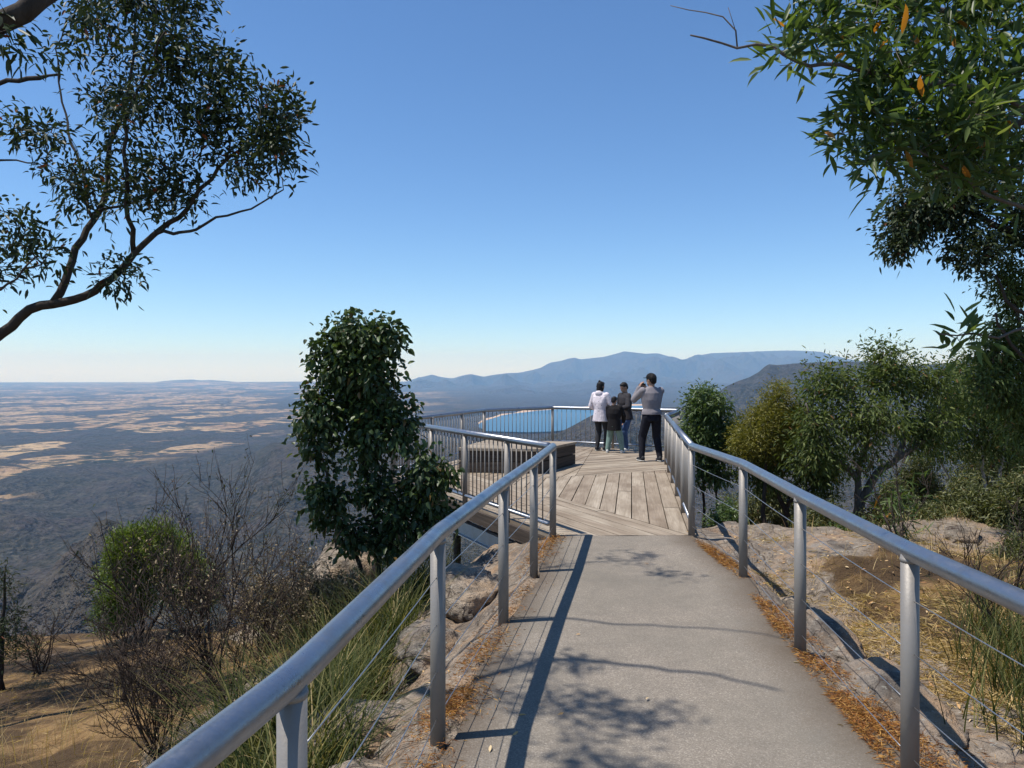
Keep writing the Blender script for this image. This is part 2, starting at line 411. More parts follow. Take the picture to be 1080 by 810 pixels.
def resample(pts, step):
    pts = np.asarray(pts, float)
    # Catmull-Rom then even steps
    if len(pts) > 2:
        q = np.vstack([2*pts[0]-pts[1], pts, 2*pts[-1]-pts[-2]]); out = []
        for i in range(1, len(q)-2):
            t = np.linspace(0, 1, 8, endpoint=False)[:, None]
            out.append(.5*((2*q[i])+(-q[i-1]+q[i+1])*t+(2*q[i-1]-5*q[i]+4*q[i+1]-q[i+2])*t**2+(-q[i-1]+3*q[i]-3*q[i+1]+q[i+2])*t**3))
        pts = np.vstack(out+[pts[-1:]])
    s = np.concatenate([[0], np.cumsum(np.linalg.norm(np.diff(pts, axis=0), axis=1))])
    m = max(2, int(s[-1]/step)+1)
    ss = np.linspace(0, s[-1], m)
    return np.stack([np.interp(ss, s, pts[:, i]) for i in range(3)], 1)

def tree(name, label, cat, limbs, clusters, leafmat, bark, twigs=160, leaves=12, ll=.08, lw=.02, detail=1, seed=1,
         step=.12, rtip=.0022, jit=.02, group=None, droop=.25, spread=.16, shell=.45, updir=.0, pend=0., exp=2.35, trunkname='trunk', extra=None):
    """limbs: list of (points, r_start, r_end); the first starts at the ground.  clusters: (centre, radii, weight) foliage masses.
    twigs grow from the nearest branch to points in the masses, leaves sit along the twigs."""
    r = np.random.default_rng(seed)
    N, par, rmin = [], [], []
    for pts, r0, r1 in limbs:
        q = resample(pts, step)
        q[1:-1] += (r.normal(0, jit, q.shape)*.45+jit*1.1*np.stack([fbm(np.arange(len(q))*.23+k*9.1+seed, 0*np.arange(len(q)), len(N)*.37, 2) for k in range(3)], 1))[1:-1]
        if N:
            A = np.array(N); j = int(np.argmin(np.linalg.norm(A-q[0], axis=1))); prev = j
            st = 0 if np.linalg.norm(A[j]-q[0]) > .03 else 1
        else: prev, st = -1, 0
        for i in range(st, len(q)):
            N.append(q[i]); par.append(prev); rmin.append(r0+(r1-r0)*i/(len(q)-1)); prev = len(N)-1
    nl = len(N)
    w = np.array([c[2] for c in clusters], float); w /= w.sum()
    T = []
    for c, rad, wt in clusters:
        k = max(2, int(round(twigs*wt/sum(x[2] for x in clusters))))
        v = r.normal(size=(k, 3)); v /= np.linalg.norm(v, axis=1)[:, None]
        T.append(np.asarray(c)+v*(r.random(k)[:, None]**shell)*np.asarray(rad))
    T = np.vstack(T)
    A = np.array(N)
    d0 = np.array([np.min(np.linalg.norm(A-x, axis=1)) for x in T]); T = T[np.argsort(d0)]
    depth = [0.0]*len(N)
    lp, ldir, lt = [], [], []
    NA = np.zeros((len(N)+len(T)*40, 3)); NA[:len(N)] = A; DA = np.zeros(len(NA)); cnt = len(N)
    base = A[0]
    for x in T:
        dd = np.linalg.norm(NA[:cnt]-x, axis=1)+.12*DA[:cnt]
        j = int(np.argmin(dd)); a = NA[j]; L = np.linalg.norm(x-a)
        if L < .02: continue
        m = min(38, max(2, int(L/step)))
        mid = (a+x)/2+r.normal(0, .10*L, 3)+np.array([0, 0, -.06*L+updir*L]); prev = j
        tt = np.linspace(0, 1, m+1)[1:]
        for t in tt:
            q = (1-t)**2*a+2*t*(1-t)*mid+t*t*x
            if t < 1: q = q+r.normal(0, min(jit*.5, .02*L), 3)
            N.append(q); par.append(prev); rmin.append(0); prev = len(N)-1
            NA[cnt] = q; DA[cnt] = DA[j]+L*t; cnt += 1
        td = x-NA[cnt-2] if m > 1 else x-a
        td = td/(np.linalg.norm(td)+1e-9)
        k = max(1, int(r.poisson(leaves)))
        ctint = np.clip(.45+.22*r.normal(), 0, .9)
        for _ in range(k):
            back = r.random()**1.4*min(L, spread*2.2)
            off = r.normal(0, spread*.42, 3)
            rv = r.normal(size=3); dr = td*.4+off/(np.linalg.norm(off)+1e-9)*.6+rv/np.linalg.norm(rv)*.7+np.array([0, 0, -pend+.1])
            lp.append(x-td*back+off); ldir.append(dr); lt.append(ctint)
    N = np.array(N); n = len(N)
    rad = np.zeros(n); ch = [[] for _ in range(n)]
    for i, p in enumerate(par):
        if p >= 0: ch[p].append(i)
    acc = np.zeros(n)
    for i in range(n-1, -1, -1):
        rr = max(rtip, acc[i]**(1/exp) if acc[i] > 0 else rtip); rad[i] = min(rr, .9*rmin[i]+.01) if i < nl else rr
        if i < nl: rad[i] = max(rad[i], rmin[i])
        if par[i] >= 0: acc[par[i]] += (rad[i] if i >= nl else rtip)**exp
    for i in range(n-1, -1, -1):
        if i >= nl and par[i] >= 0: rad[i] = min(rad[i], .8*rad[par[i]] if par[i] < nl else rad[i])
    mb = MB()
    starts = [i for i in range(n) if par[i] < 0]+[]
    main = {}
    for p in range(n):
        if ch[p]:
            main[p] = max(ch[p], key=lambda c: rad[c]) if p >= nl else next((c for c in ch[p] if c < nl and c == p+1), None)
    begin = [0]+[i for i in range(1, n) if main.get(par[i]) != i]
    for b in begin:
        chain = [] if par[b] < 0 else [par[b]]
        i = b
        while i is not None:
            chain.append(i); i = main.get(i)
        rr = rad[chain].copy()
        if par[b] >= 0: rr[0] = rr[1]
        mx = rr.max(); sides = 10 if mx > .05 else 7 if mx > .02 else 5 if mx > .008 else 3
        if len(chain) > 1: mb.tube(N[chain], rr, sides)
    root = thing(name, label, cat, N[0], group)
    mb.build(trunkname, bark, root)
    if leaves > 0:
        if extra is not None: lp += extra[0]; ldir += extra[1]; lt += [.4]*len(extra[0])
        leaf_mesh('crown', leafmat, np.array(lp), np.array(ldir), ll, lw, root, detail, droop, seed=seed+5, tint=np.where(r.random(len(lp)) < .012, 1.3, np.array(lt)*.82))
    return root

def CL(u0, v0, u1, v1, d, w=None, deep=None):
    "foliage mass filling a photo box at depth d"
    c = P((u0+u1)/2, (v0+v1)/2, d); rx = (u1-u0)/2/F*d; rz = (v1-v0)/2/F*d
    return (c, (rx, deep or max(.25, .8*min(rx, rz*1.3)), rz), w if w else (u1-u0)*(v1-v0)/1000.)

def dead_shrub(name, label, base, height, lean, seed, stems=5, mat=None, leafmat=None, spread=.5, nleaf=0, levels=4, cat='dead shrub', rad=.012, group=None):
    r = np.random.default_rng(seed); mb = MB(); lp, ld = [], []
    def br(p, d, L, rr, lv):
        m = max(3, int(L/.07)); pts = [p]
        for i in range(m):
            d = d+r.normal(0, .09, 3)+np.array([0, 0, .03]); d /= np.linalg.norm(d)
            pts.append(pts[-1]+d*L/m)
        mb.tube(pts, np.linspace(rr, max(.0019, rr*.45), m+1), 5 if rr > .006 else 3)
        if lv == 0 or lv == 1:
            if nleaf and r.random() < .8:
                for _ in range(nleaf):
                    q = pts[r.integers(1, m+1)]; lp.append(q+r.normal(0, .02, 3)); ld.append(r.normal(size=3)+np.array([0, 0, .5]))
        if lv == 0: return
        for k in range(r.integers(3, 6)):
            i = r.integers(max(1, m//4), m+1)
            nd = d*.8+r.normal(0, spread, 3); nd[2] = abs(nd[2])*.7+.25; nd /= np.linalg.norm(nd)
            br(pts[i], nd, L*r.uniform(.4, .72), max(.0022, rr*.55), lv-1)
    base = np.asarray(base, float)
    for s in range(stems):
        d = np.array([lean[0], lean[1], 1.0])+r.normal(0, spread*.55, 3)*np.array([1, 1, .2]); d /= np.linalg.norm(d)
        br(base+np.append(r.normal(0, .05, 2), -.05), d, height*r.uniform(.38, .55), rad*r.uniform(.7, 1.1), levels-1)
    root = thing(name, label, cat, base, group)
    mb.build('branches', mat or M['twig'], root)
    if lp: leaf_mesh('leaves', leafmat or M['drybrush'], lp, ld, .035, .014, root, 1, seed=seed)
    return root

def blades(name, mat, bases, length, width, seed, lean=.5, parent=None, kind=None, segs=5, droop=.5):
    r = np.random.default_rng(seed); n = len(bases); bases = np.asarray(bases, float)
    a = r.uniform(0, 2*math.pi, n); d = np.stack([np.cos(a), np.sin(a)], 1)
    L = length*r.uniform(.5, 1.2, n); le = lean*r.uniform(.1, 1.2, n)
    t = np.linspace(0, 1, segs)
    V = np.zeros((n, segs, 2, 3))
    hor = (le[:, None]*t+droop*r.uniform(.2, 1.2, n)[:, None]*t**2.2)*L[:, None]*.8
    ver = (t-.42*droop*t**3*r.uniform(.3, 1.6, n)[:, None])*L[:, None]
    wd = width*(1-t**2*.93)[None, :]*r.uniform(.7, 1.2, n)[:, None]*.5
    side = np.stack([-d[:, 1], d[:, 0]], 1)
    for k, sg in ((0, 1), (1, -1)):
        V[:, :, k, 0] = bases[:, 0:1]+d[:, 0:1]*hor+sg*side[:, 0:1]*wd
        V[:, :, k, 1] = bases[:, 1:2]+d[:, 1:2]*hor+sg*side[:, 1:2]*wd
        V[:, :, k, 2] = bases[:, 2:3]+ver
    q = np.array([(2*i, 2*i+1, 2*i+3, 2*i+2) for i in range(segs-1)]).ravel()
    loops = (q[None, :]+np.arange(n)[:, None]*segs*2).ravel()
    me = bpy.data.meshes.new(name); me.vertices.add(n*segs*2); me.vertices.foreach_set('co', V.ravel().astype(np.float32))
    me.loops.add(len(loops)); me.loops.foreach_set('vertex_index', loops.astype(np.int32))
    np_ = n*(segs-1); me.polygons.add(np_); me.polygons.foreach_set('loop_start', (np.arange(np_)*4).astype(np.int32))
    me.update(calc_edges=True)
    at = me.attributes.new('tint', 'FLOAT', 'POINT'); at.data.foreach_set('value', np.repeat(r.random(n), segs*2).astype(np.float32))
    return link(name, me, mat, parent, True, kind)

# ------------------------------------------------------------------ layout of the walk and lookout
LP = [(-1.15, -1.2), (-.62, 1.36), (-.53, 1.8), (-.347, 3.5), (-.059, 5.17), (.19, 6.52), (.438, 8.0)]     # left handrail line
RP = [(1.60, -1.2), (1.63, 1.5), (1.667, 3.13), (1.79, 4.64), (1.965, 6.35), (1.935, 8.05)]  # right handrail line
A_, B_, C_, D_, F_ = (3.05, 14.8), (3.86, 17.2), (1.03, 19.0), (-.64, 17.3), (-2.05, 12.8)
def xl(Y): return np.interp(Y, [p[1] for p in LP], [p[0] for p in LP])
def xr(Y): return np.interp(Y, [p[1] for p in RP], [p[0] for p in RP])

def near_height(X, Y):
    X, Y = np.asarray(X, float), np.asarray(Y, float)
    zp = -.01*Y
    Ym = np.minimum(Y, 8.0)
    dl = xl(Ym)-X; dr = X-xr(Ym)
    rough = fbm(X*.9, Y*.9, 3, 5)
    crag = ridged(X*1.1+2, Y*.8+7, 4)
    # layered ledges: quantised noise
    lay = fbm(X*.8+11, Y*.55+4, 1, 4); q = np.floor(lay*5)/5; led = (q+ (sstep(.6, 1, (lay*5) % 1))*.2)
    # left: rocky shoulder, then down to a bench of bare earth
    zl = np.interp(dl, [-9, 0, .25, .8, 1.6, 3, 5, 9, 16], [0, -.02, -.12, -.38, -.85, -1.30, -1.62, -2.05, -2.6])
    zl = zl - .13*np.clip(Y-7, 0, 6)*sstep(1, 4, dl)
    zr = np.interp(dr, [-9, 0, .2, .55, .9, 2.2, 4, 6, 12], [0, -.015, -.06, -.17, -.12, -.08, -.06, .05, .4])
    z = np.where(dl > 0, zl, np.where(dr > 0, zr, -.05))
    wl = sstep(0.02, .5, np.maximum(dl, dr))
    z = z + wl*(.10*rough*sstep(.2, 2, np.maximum(dl, dr)) + .17*led*(1-sstep(1.6, 3.2, np.maximum(dl, dr))) + .05*crag*sstep(.1, .6, np.maximum(dl, dr)))*(1-.55*sstep(2.0, 3.5, dl))*(1-.45*sstep(.8, 1.6, dr))
    inside = (dl <= 0) & (dr <= 0)
    z = np.where(inside, -.05, z)
    # everything falls away beyond the edge of the hilltop
    edge = np.interp(X, [-14, -7, -4, -2, -.5, .4, 1.9, 2.6, 4.5, 7, 12], [13, 12.6, 11.5, 10.4, 8.9, 8.25, 8.25, 8.7, 9.0, 9.4, 11]) + .4*fbm(X*.7, 3., 2, 3)
    over = np.clip(Y-edge, 0, None)
    slope = np.interp(X, [-9, -4, 0, 2, 4, 9], [1.5, 1.3, .95, .9, .62, .5])
    z = z - slope*over*sstep(-.2, 1.4, over) - .05*over**2*np.interp(X, [0, 4], [1, .35])
    z = z + .3*fbm(X*.5, Y*.5, 8, 4)*sstep(.3, 3, over)
    # flanks
    z = z - .5*np.clip(-X-11, 0, None)**1.3 - .35*np.clip(X-12, 0, None)**1.4
    return zp+z

def build_near_ground():
    def axis(a, b, lo, hi, fine):
        s = [a]
        while s[-1] < b:
            x = s[-1]
            off = max(0, lo-x, x-hi)
            s.append(x+fine*(1+off*1.1))
        return np.array(s)
    xs = axis(-30, 32, -4.2, 4.6, .045); ys = axis(-5, 40, 1.2, 10, .05)
    X, Y = np.meshgrid(xs, ys)
    Z = near_height(X, Y)
    nx, ny = len(xs), len(ys)
    V = np.stack([X.ravel(), Y.ravel(), Z.ravel()], 1)
    Ym = np.minimum(Y, 8.); dl = xl(Ym)-X; dr = X-xr(Ym)
    dirt = sstep(1.8, 3.4, dl)*.75+sstep(.75, 1.3, dr)*(1-sstep(5, 7, dr))*.92*(1-sstep(6.9, 8.0, Y+.25*fbm(X*1.5, Y*1.5, 4, 3)))
    dirt = np.where(Y > 10.5, dirt*.7+.15, dirt)+.14*fbm(X*1.2, Y*1.2, 6, 3)
    idx = np.arange(nx*ny).reshape(ny, nx)
    q = np.stack([idx[:-1, :-1], idx[:-1, 1:], idx[1:, 1:], idx[1:, :-1]], -1).reshape(-1, 4)
    me = bpy.data.meshes.new('rocky_hilltop'); me.from_pydata(V.tolist(), [], q.tolist())
    at = me.attributes.new('tint', 'FLOAT', 'POINT'); at.data.foreach_set('value', np.clip(dirt, 0, 1).ravel().astype(np.float32))
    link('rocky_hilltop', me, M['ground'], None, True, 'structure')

# ------------------------------------------------------------------ far terrain
def crest(pts):
    a = np.array(pts, float)
    return lambda u: np.interp(u, a[:, 0], a[:, 1])
RANGE = crest([(-900, 440), (405, 440), (415, 408), (430, 402), (445, 397.5), (456, 395), (466, 398), (476, 399.5), (488, 396), (497, 394.5), (510, 397.5), (520, 395.5), (535, 393.5), (548, 393),
               (560, 390.5), (570, 388), (580, 382.5), (592, 380.5), (600, 378), (606, 377), (612, 379), (625, 377.5), (636, 376.5), (648, 373.5), (658, 370.5), (668, 371.5), (680, 373), (694, 372.5), (706, 376), (720, 380.5),
               (733, 375.5), (750, 372.5), (775, 371.5), (800, 370.5), (830, 369.5), (850, 370), (866, 371), (874, 373.5), (890, 377.5), (912, 382), (940, 388), (1000, 396), (1100, 400), (1900, 405)])
MIDHILL = crest([(-900, 700), (690, 452), (730, 436), (752, 418), (765, 408), (778, 402), (790, 398), (800, 392.5), (806, 387), (811, 384), (820, 385), (835, 383.5), (850, 382.5), (870, 382), (890, 381), (912, 381.5), (935, 384), (960, 386), (1000, 383), (1040, 378), (1100, 372), (1900, 360)])
FOOT = crest([(-900, 460), (415, 440), (440, 421), (480, 414), (520, 409), (545, 406), (565, 410), (590, 407), (620, 404), (650, 401), (690, 405), (730, 402), (780, 405), (900, 402), (1900, 404)])
SPUR = crest([(-900, 900), (-60, 720), (0, 664), (14, 655), (30, 640), (48, 622), (60, 606), (72, 594), (82, 577), (92, 567), (100, 553), (112, 548), (124, 552), (140, 560), (190, 580), (300, 640), (500, 700), (1900, 900)])
NEARHILL = crest([(-900, 700), (180, 560), (230, 512), (262, 492), (290, 474), (330, 466), (400, 467), (500, 472), (560, 470), (590, 458), (603, 451), (613, 445), (626, 438), (640, 434), (665, 431), (720, 430), (760, 432), (1900, 440)])
def far_height(u, Y):
    X = (u-540)/F*Y
    floor = np.interp(u, [-900, 380, 470, 1900], [-400, -400, -366, -362])
    z = floor*(1-np.exp(-Y/600.))-3
    z = z + 28*fbm(X/260., Y/260., 2, 5)*sstep(100, 900, Y)*(1-sstep(2300, 3800, Y))
    def ridge(cf, R0, W0, W1, wob, rgh, sc):
        R = R0+wob*fbm(u/90., 0*u, 5, 3)
        top = -(cf(u)-HY)/F*R
        t = (Y-R)/np.where(Y < R, W0, W1)
        s = np.clip(1-np.abs(t), 0, 1); s = np.where(Y < R, s**1.25, s*s*(3-2*s))
        h = z + (top-z)*s
        gully = rgh*(ridged(X/sc, Y/sc, 5)-.9)*np.clip(s*(1-s)*4, 0, 1)
        return np.where((top > z) & (s > 0), np.minimum(h+gully, np.maximum(top-.02*np.abs(top-z)*(s < .995), h)), z)
    z = np.maximum(z, ridge(SPUR, 800, 270, 340, 0, 30, 120))
    z = np.maximum(z, ridge(NEARHILL, 2500, 1250, 1400, 100, 34, 330))
    z = np.maximum(z, ridge(MIDHILL, 4200, 1500, 2300, 180, 75, 420))
    z = np.maximum(z, ridge(FOOT, 14500, 3500, 4500, 250, 150, 1500))
    z = np.maximum(z, ridge(RANGE, 21500, 5800, 6200, 300, 520, 2000))
    # low hills far out on the plain
    far = crest([(-900, 403), (0, 405), (60, 405), (120, 404.5), (160, 403.5), (175, 401.5), (190, 400.5), (203, 400.2), (212, 401.2), (222, 400.6), (236, 401.5), (250, 403), (320, 402.5), (420, 402.5), (1900, 402)])
    z = np.maximum(z, ridge(far, 25000, 4000, 3000, 0, 0, 3000))
    # basin of the lake
    lk = sstep(0, 8, u-478)*sstep(0, 10, 725-u)*sstep(4000, 4400, Y)*(1-sstep(7900, 8400, Y))
    z = np.where(lk > 0, np.minimum(z, z*(1-lk)+lk*(-370)), z)
    return z+CAMZ
def build_far():
    us = np.unique(np.concatenate([np.arange(-900, -40, 30), np.arange(-40, 1120, 2.2), np.arange(1120, 1950, 30)]))
    Ys = np.unique(np.concatenate([np.geomspace(16, 28700, 250), np.arange(540, 1150, 9), np.linspace(1500, 2700, 60), np.linspace(3000, 4800, 60), np.linspace(10500, 22500, 110)]))
    U, Y = np.meshgrid(us, Ys); Z = far_height(U, Y); X = (U-540)/F*Y
    ny, nx = U.shape
    V = np.stack([X.ravel(), Y.ravel(), Z.ravel()], 1)
    idx = np.arange(nx*ny).reshape(ny, nx)
    q = np.stack([idx[:-1, :-1], idx[:-1, 1:], idx[1:, 1:], idx[1:, :-1]], -1).reshape(-1, 4)
    me = bpy.data.meshes.new('terrain'); me.from_pydata(V.tolist(), [], q.tolist())
    ymin = np.interp(U, [-900, 0, 60, 130, 200, 300, 420], [2080, 2160, 2360, 2800, 3300, 5000, 7200])
    plain = (1-sstep(-388, -352, Z))*sstep(.93, 1.1, Y/ymin+.10*fbm(X/900, Y/900, 0, 3))*(1-sstep(440, 520, U))
    plain = np.where(Y > 14000, (1-sstep(-384, -240, Z))*(1-sstep(385, 420, U)), plain)
    gy, gx = np.gradient(Z); sl = np.abs(gx)/(np.gradient(X, axis=1)+1e-6)
    rock = .5*sstep(.7, 1.4, sl+.35*fbm(X/120, Y/120, 1, 4))*(Y > 500)*(Y < 6000)
    rock = np.maximum(rock, sstep(.35, .95, fbm(X/140+5, Y/140, Z/60, 4))*sstep(-900, -200, -np.abs(Y-4000))*sstep(-230, -60, Z)*.8)
    rock = np.maximum(rock, .7*sstep(.1, .7, fbm(X/45, Y/45, Z/45, 4))*(np.abs(Y-760) < 300)*(U < 330))
    for nm, a in (('plain', plain), ('rock', rock)):
        at = me.attributes.new(nm, 'FLOAT', 'POINT'); at.data.foreach_set('value', a.ravel().astype(np.float32))
    link('terrain', me, M['terrain'], None, True, 'structure')
    # lake and its bare shore
    def flat(name, px, z, mat):
        mb = MB(); pts = []
        for u, v in px:
            Yd = F*(-z)/(v-HY); pts.append(((u-540)/F*Yd, Yd, z+CAMZ))
        mb.add(pts, [tuple(range(len(pts)))]); return mb.build(name, mat, None, False, 'structure')
    top = [(690, 427.5), (660, 428), (628, 429.2), (605, 430.4), (582, 432), (566, 433.2), (552, 435), (541, 436), (529, 438.2), (520, 441), (512, 443.5), (505, 447)]
    bot = [(505, 450.5), (513, 454.6), (535, 455.3), (556, 455.8), (582, 455), (602, 453), (640, 448), (690, 440)]
    flat('lake', bot+top, -360, M['water'])
    up = lambda L, k: [(u-(1.2 if u < 520 else 0), v-k*(1+.5*math.sin(u*.31)+.5*math.sin(u*.9+1)*math.sin(u*.13))) for u, v in L]
    flat('lake_shore', [(u+1.5, v-1.5) for u, v in bot]+up(top, 1.3), -361.2, M['shore'])

# ------------------------------------------------------------------ walk, deck, railings
def build_walk():
    ys = np.concatenate([np.arange(-4, 7.95, .12), [8.02]]); mb = MB()
    nx = 24; V, T = [], []
    for y in ys:
        a = xl(y)+.03+.035*math.sin(y*2.3)+.02*math.sin(y*7.1+1); b = xr(y)+.02+.03*math.sin(y*1.9+2)+.02*math.sin(y*6.3)
        if y > 7.8: a, b = xl(y)+.04, xr(y)
        for i in range(nx+1):
            t = i/nx; x = a+(b-a)*t
            V.append((x, y, G(y)+.004*math.sin(3*t*math.pi))); e = min(x-a, (b-x)*.7)
            T.append(max(0, 1-e/.36))
    f = [(r*(nx+1)+i, r*(nx+1)+i+1, (r+1)*(nx+1)+i+1, (r+1)*(nx+1)+i) for r in range(len(ys)-1) for i in range(nx)]
    mb.add(V, f, np.array(T))
    o = mb.build('footpath', M['walk'], None, True, 'structure')

def clip_half(poly, n, c):
    "keep points with n.p >= c"
    out = []
    for i in range(len(poly)):
        p, q = poly[i], poly[(i+1) % len(poly)]
        a, b = n[0]*p[0]+n[1]*p[1]-c, n[0]*q[0]+n[1]*q[1]-c
        if a >= 0: out.append(p)
        if (a >= 0) != (b >= 0):
            t = a/(a-b); out.append((p[0]+(q[0]-p[0])*t, p[1]+(q[1]-p[1])*t))
    return out
def line_side(poly, p, q, sign, off=0.):
    d = np.array([q[0]-p[0], q[1]-p[1]]); d /= np.linalg.norm(d); n = np.array([-d[1], d[0]])*sign
    return clip_half(poly, n, n[0]*p[0]+n[1]*p[1]+off)

def build_deck():
    root = thing('viewing_deck', 'weathered grey timber lookout deck at the end of the path', 'viewing deck', (1.0, 13.0, G(13)))
    P4, R3 = (.45, 8.02), (1.99, 8.06)
    pieces = [[P4, R3, (A_[0]+.08, A_[1]), C_, D_, F_], [(A_[0]+.08, A_[1]), (B_[0]+.05, B_[1]+.05), C_]]
    s1a, s1b = (1.90, 8.08), (.636, 10.67); s2a, s2b = (1.10, 12.97), (2.83, 13.8)
    secs = [([('s1', 1)], (s1b[0]-s1a[0], s1b[1]-s1a[1]), .19), ([('s1', -1), ('s2', -1)], (.16, 1), .205), ([('s1', -1), ('s2', 1), ('s3', 1)], (.34, 1), .185), ([('s1', -1), ('s2', 1), ('s3', -1)], (.95, .55), .185)]
    lines = {'s1': (s1a, s1b), 's2': (s2a, s2b), 's3': (s2a, (2.1, 18.9))}
    me_v, me_f, uvs, tint = [], [], [], []
    r = random.Random(4)
    for cons, dr, w in secs:
        dr = np.array(dr)/np.linalg.norm(dr); nn = np.array([-dr[1], dr[0]])
        for piece in pieces:
            poly = piece
            for ln, sg in cons:
                poly = line_side(poly, *lines[ln], sg, .004)
                if len(poly) < 3: break
            if len(poly) < 3: continue
            pr = [p[0]*nn[0]+p[1]*nn[1] for p in poly]
            k = math.floor(min(pr)/w)
            while k*w < max(pr):
                g = .0065
                st = clip_half(poly, nn, k*w+g); st = clip_half(st, -nn, -((k+1)*w-g)) if len(st) > 2 else st
                k += 1
                if len(st) < 3: continue
                # butt joints along the board
                al = [p[0]*dr[0]+p[1]*dr[1] for p in st]
                cuts = [min(al)-1]; x = min(al)+r.uniform(1.2, 3.2)
                while x < max(al): cuts.append(x); x += r.uniform(2.4, 3.6)
                cuts.append(max(al)+1)
                for c0, c1 in zip(cuts, cuts[1:]):
                    b = clip_half(st, dr, c0+.003); b = clip_half(b, -dr, -(c1-.003)) if len(b) > 2 else b
                    b = [p for i, p in enumerate(b) if math.hypot(p[0]-b[i-1][0], p[1]-b[i-1][1]) > 1e-4]
                    if len(b) < 3: continue
                    n = len(b); dz = r.uniform(-.003, .003); tt = r.random(); o = r.uniform(0, 50)
                    base = len(me_v)
                    for z in (-.045, 0):
                        for p in b:
                            me_v.append((p[0], p[1], G(p[1])+z+dz)); tint.append(tt)
                            uvs.append((p[0]*dr[0]+p[1]*dr[1]+o, p[0]*nn[0]+p[1]*nn[1]+o*.37))
                    me_f.append(tuple(base+i for i in range(n-1, -1, -1))); me_f.append(tuple(base+n+i for i in range(n)))
                    me_f += [(base+i, base+(i+1) % n, base+n+(i+1) % n, base+n+i) for i in range(n)]
    me = bpy.data.meshes.new('deck_boards'); me.from_pydata(me_v, [], me_f)
    uv = me.uv_layers.new(name='UVMap')
    for lp in me.loops: uv.data[lp.index].uv = uvs[lp.vertex_index]
    at = me.attributes.new('tint', 'FLOAT', 'POINT'); at.data.foreach_set('value', np.array(tint, np.float32))
    link('deck_boards', me, M['board'], root, False)
    # edge fascia, steel bearers and columns
    ring = [P4, R3, A_, B_, C_, D_, F_]
    for i in range(len(ring)):
        p, q = np.array(ring[i]), np.array(ring[(i+1) % len(ring)])
        if i == 0: continue
        d = (q-p); L = np.linalg.norm(d); d /= L; nn = np.array([d[1], -d[0]])
        R = np.array([[d[0], nn[0], 0], [d[1], nn[1], 0], [0, 0, 1]]); m = (p+q)/2
        f = MB(); f.box((m[0]+nn[0]*.03, m[1]+nn[1]*.03, G(m[1])-.10), (L-.06, .045, .16), R); f.build('fascia', M['sleeper'], root, False)
        f = MB(); c = (m[0]-nn[0]*.12, m[1]-nn[1]*.12, G(m[1])-.30)
        f.box(c, (L-.5, .10, .012), R); f.box((c[0], c[1], c[2]-.2), (L-.5, .10, .012), R); f.box((c[0], c[1], c[2]-.1), (L-.5, .012, .186), R)
        f.build('steel_beam', M['galv'], root, False)
    j = MB()
    for y in np.arange(8.6, 18.5, .6):
        x0 = np.interp(y, [8, 12.8, 17.3, 19], [.5, -1.9, -.5, 1.0])+.12; x1 = np.interp(y, [8, 14.8, 17.2, 19], [1.9, 3.0, 3.8, 1.1])-.12
        if x1-x0 > .4: j.box(((x0+x1)/2, y, G(y)-.135), (x1-x0, .05, .15))
    j.build('joists', M['sleeper'], root, False)
    for x, y in ((-1.0, 13.6), (2.7, 14.2), (3.3, 16.8), (1.0, 18.4), (-.4, 16.9), (.2, 10.2), (1.9, 10.5)):
        zb = float(near_height(np.array([x]), np.array([y]))[0])-.3
        c = MB(); c.tube([(x, y, zb), (x, y, G(y)-.22)], .07, 12); c.build('column', M['sleeper'], root)
    # low seat platform standing on the deck
    q = [(.50, 13.2), (1.28, 14.75), (-.52, 15.15), (-.98, 13.42)]
    b = thing('timber_platform', 'low boxed timber seat platform standing on the lookout deck', 'bench', (.1, 14.1, G(14.1)))
    c = np.mean(q, axis=0)
    ins = lambda k: [tuple(c+(np.array(p)-c)*k) for p in q]
    for i, (z0, z1) in enumerate(((.012, .20), (.215, .395))):
        f = MB(); f.prism(ins(.975), lambda p: G(p[1])+z0, lambda p: G(p[1])+z1); f.build('side_sleeper', M['sleeper'], b, False)
    me_v, me_f, uvs, tint = [], [], [], []
    dr = np.array([q[3][0]-q[0][0], q[3][1]-q[0][1]]); dr /= np.linalg.norm(dr); nn = np.array([-dr[1], dr[0]])
    poly = ins(1.0); pr = [p[0]*nn[0]+p[1]*nn[1] for p in poly]; w = .145; k = math.floor(min(pr)/w)
    while k*w < max(pr):
        st = clip_half(poly, nn, k*w+.004); st = clip_half(st, -nn, -((k+1)*w-.004)) if len(st) > 2 else []
        k += 1
        if len(st) < 3: continue
        n = len(st); base = len(me_v); tt = r.random(); o = r.uniform(0, 50)
        for z in (.40, .445):
            for p in st: me_v.append((p[0], p[1], G(p[1])+z)); tint.append(tt*.5+.5); uvs.append((p[0]*dr[0]+p[1]*dr[1]+o, p[0]*nn[0]+p[1]*nn[1]+o*.3))
        me_f.append(tuple(base+i for i in range(n-1, -1, -1))); me_f.append(tuple(base+n+i for i in range(n)))
        me_f += [(base+i, base+(i+1) % n, base+n+(i+1) % n, base+n+i) for i in range(n)]
    me = bpy.data.meshes.new('top_boards'); me.from_pydata(me_v, [], me_f)
    uv = me.uv_layers.new(name='UVMap')
    for lp in me.loops: uv.data[lp.index].uv = uvs[lp.vertex_index]
    at = me.attributes.new('tint', 'FLOAT', 'POINT'); at.data.foreach_set('value', np.array(tint, np.float32))
    link('top_boards', me, M['board'], b, False)

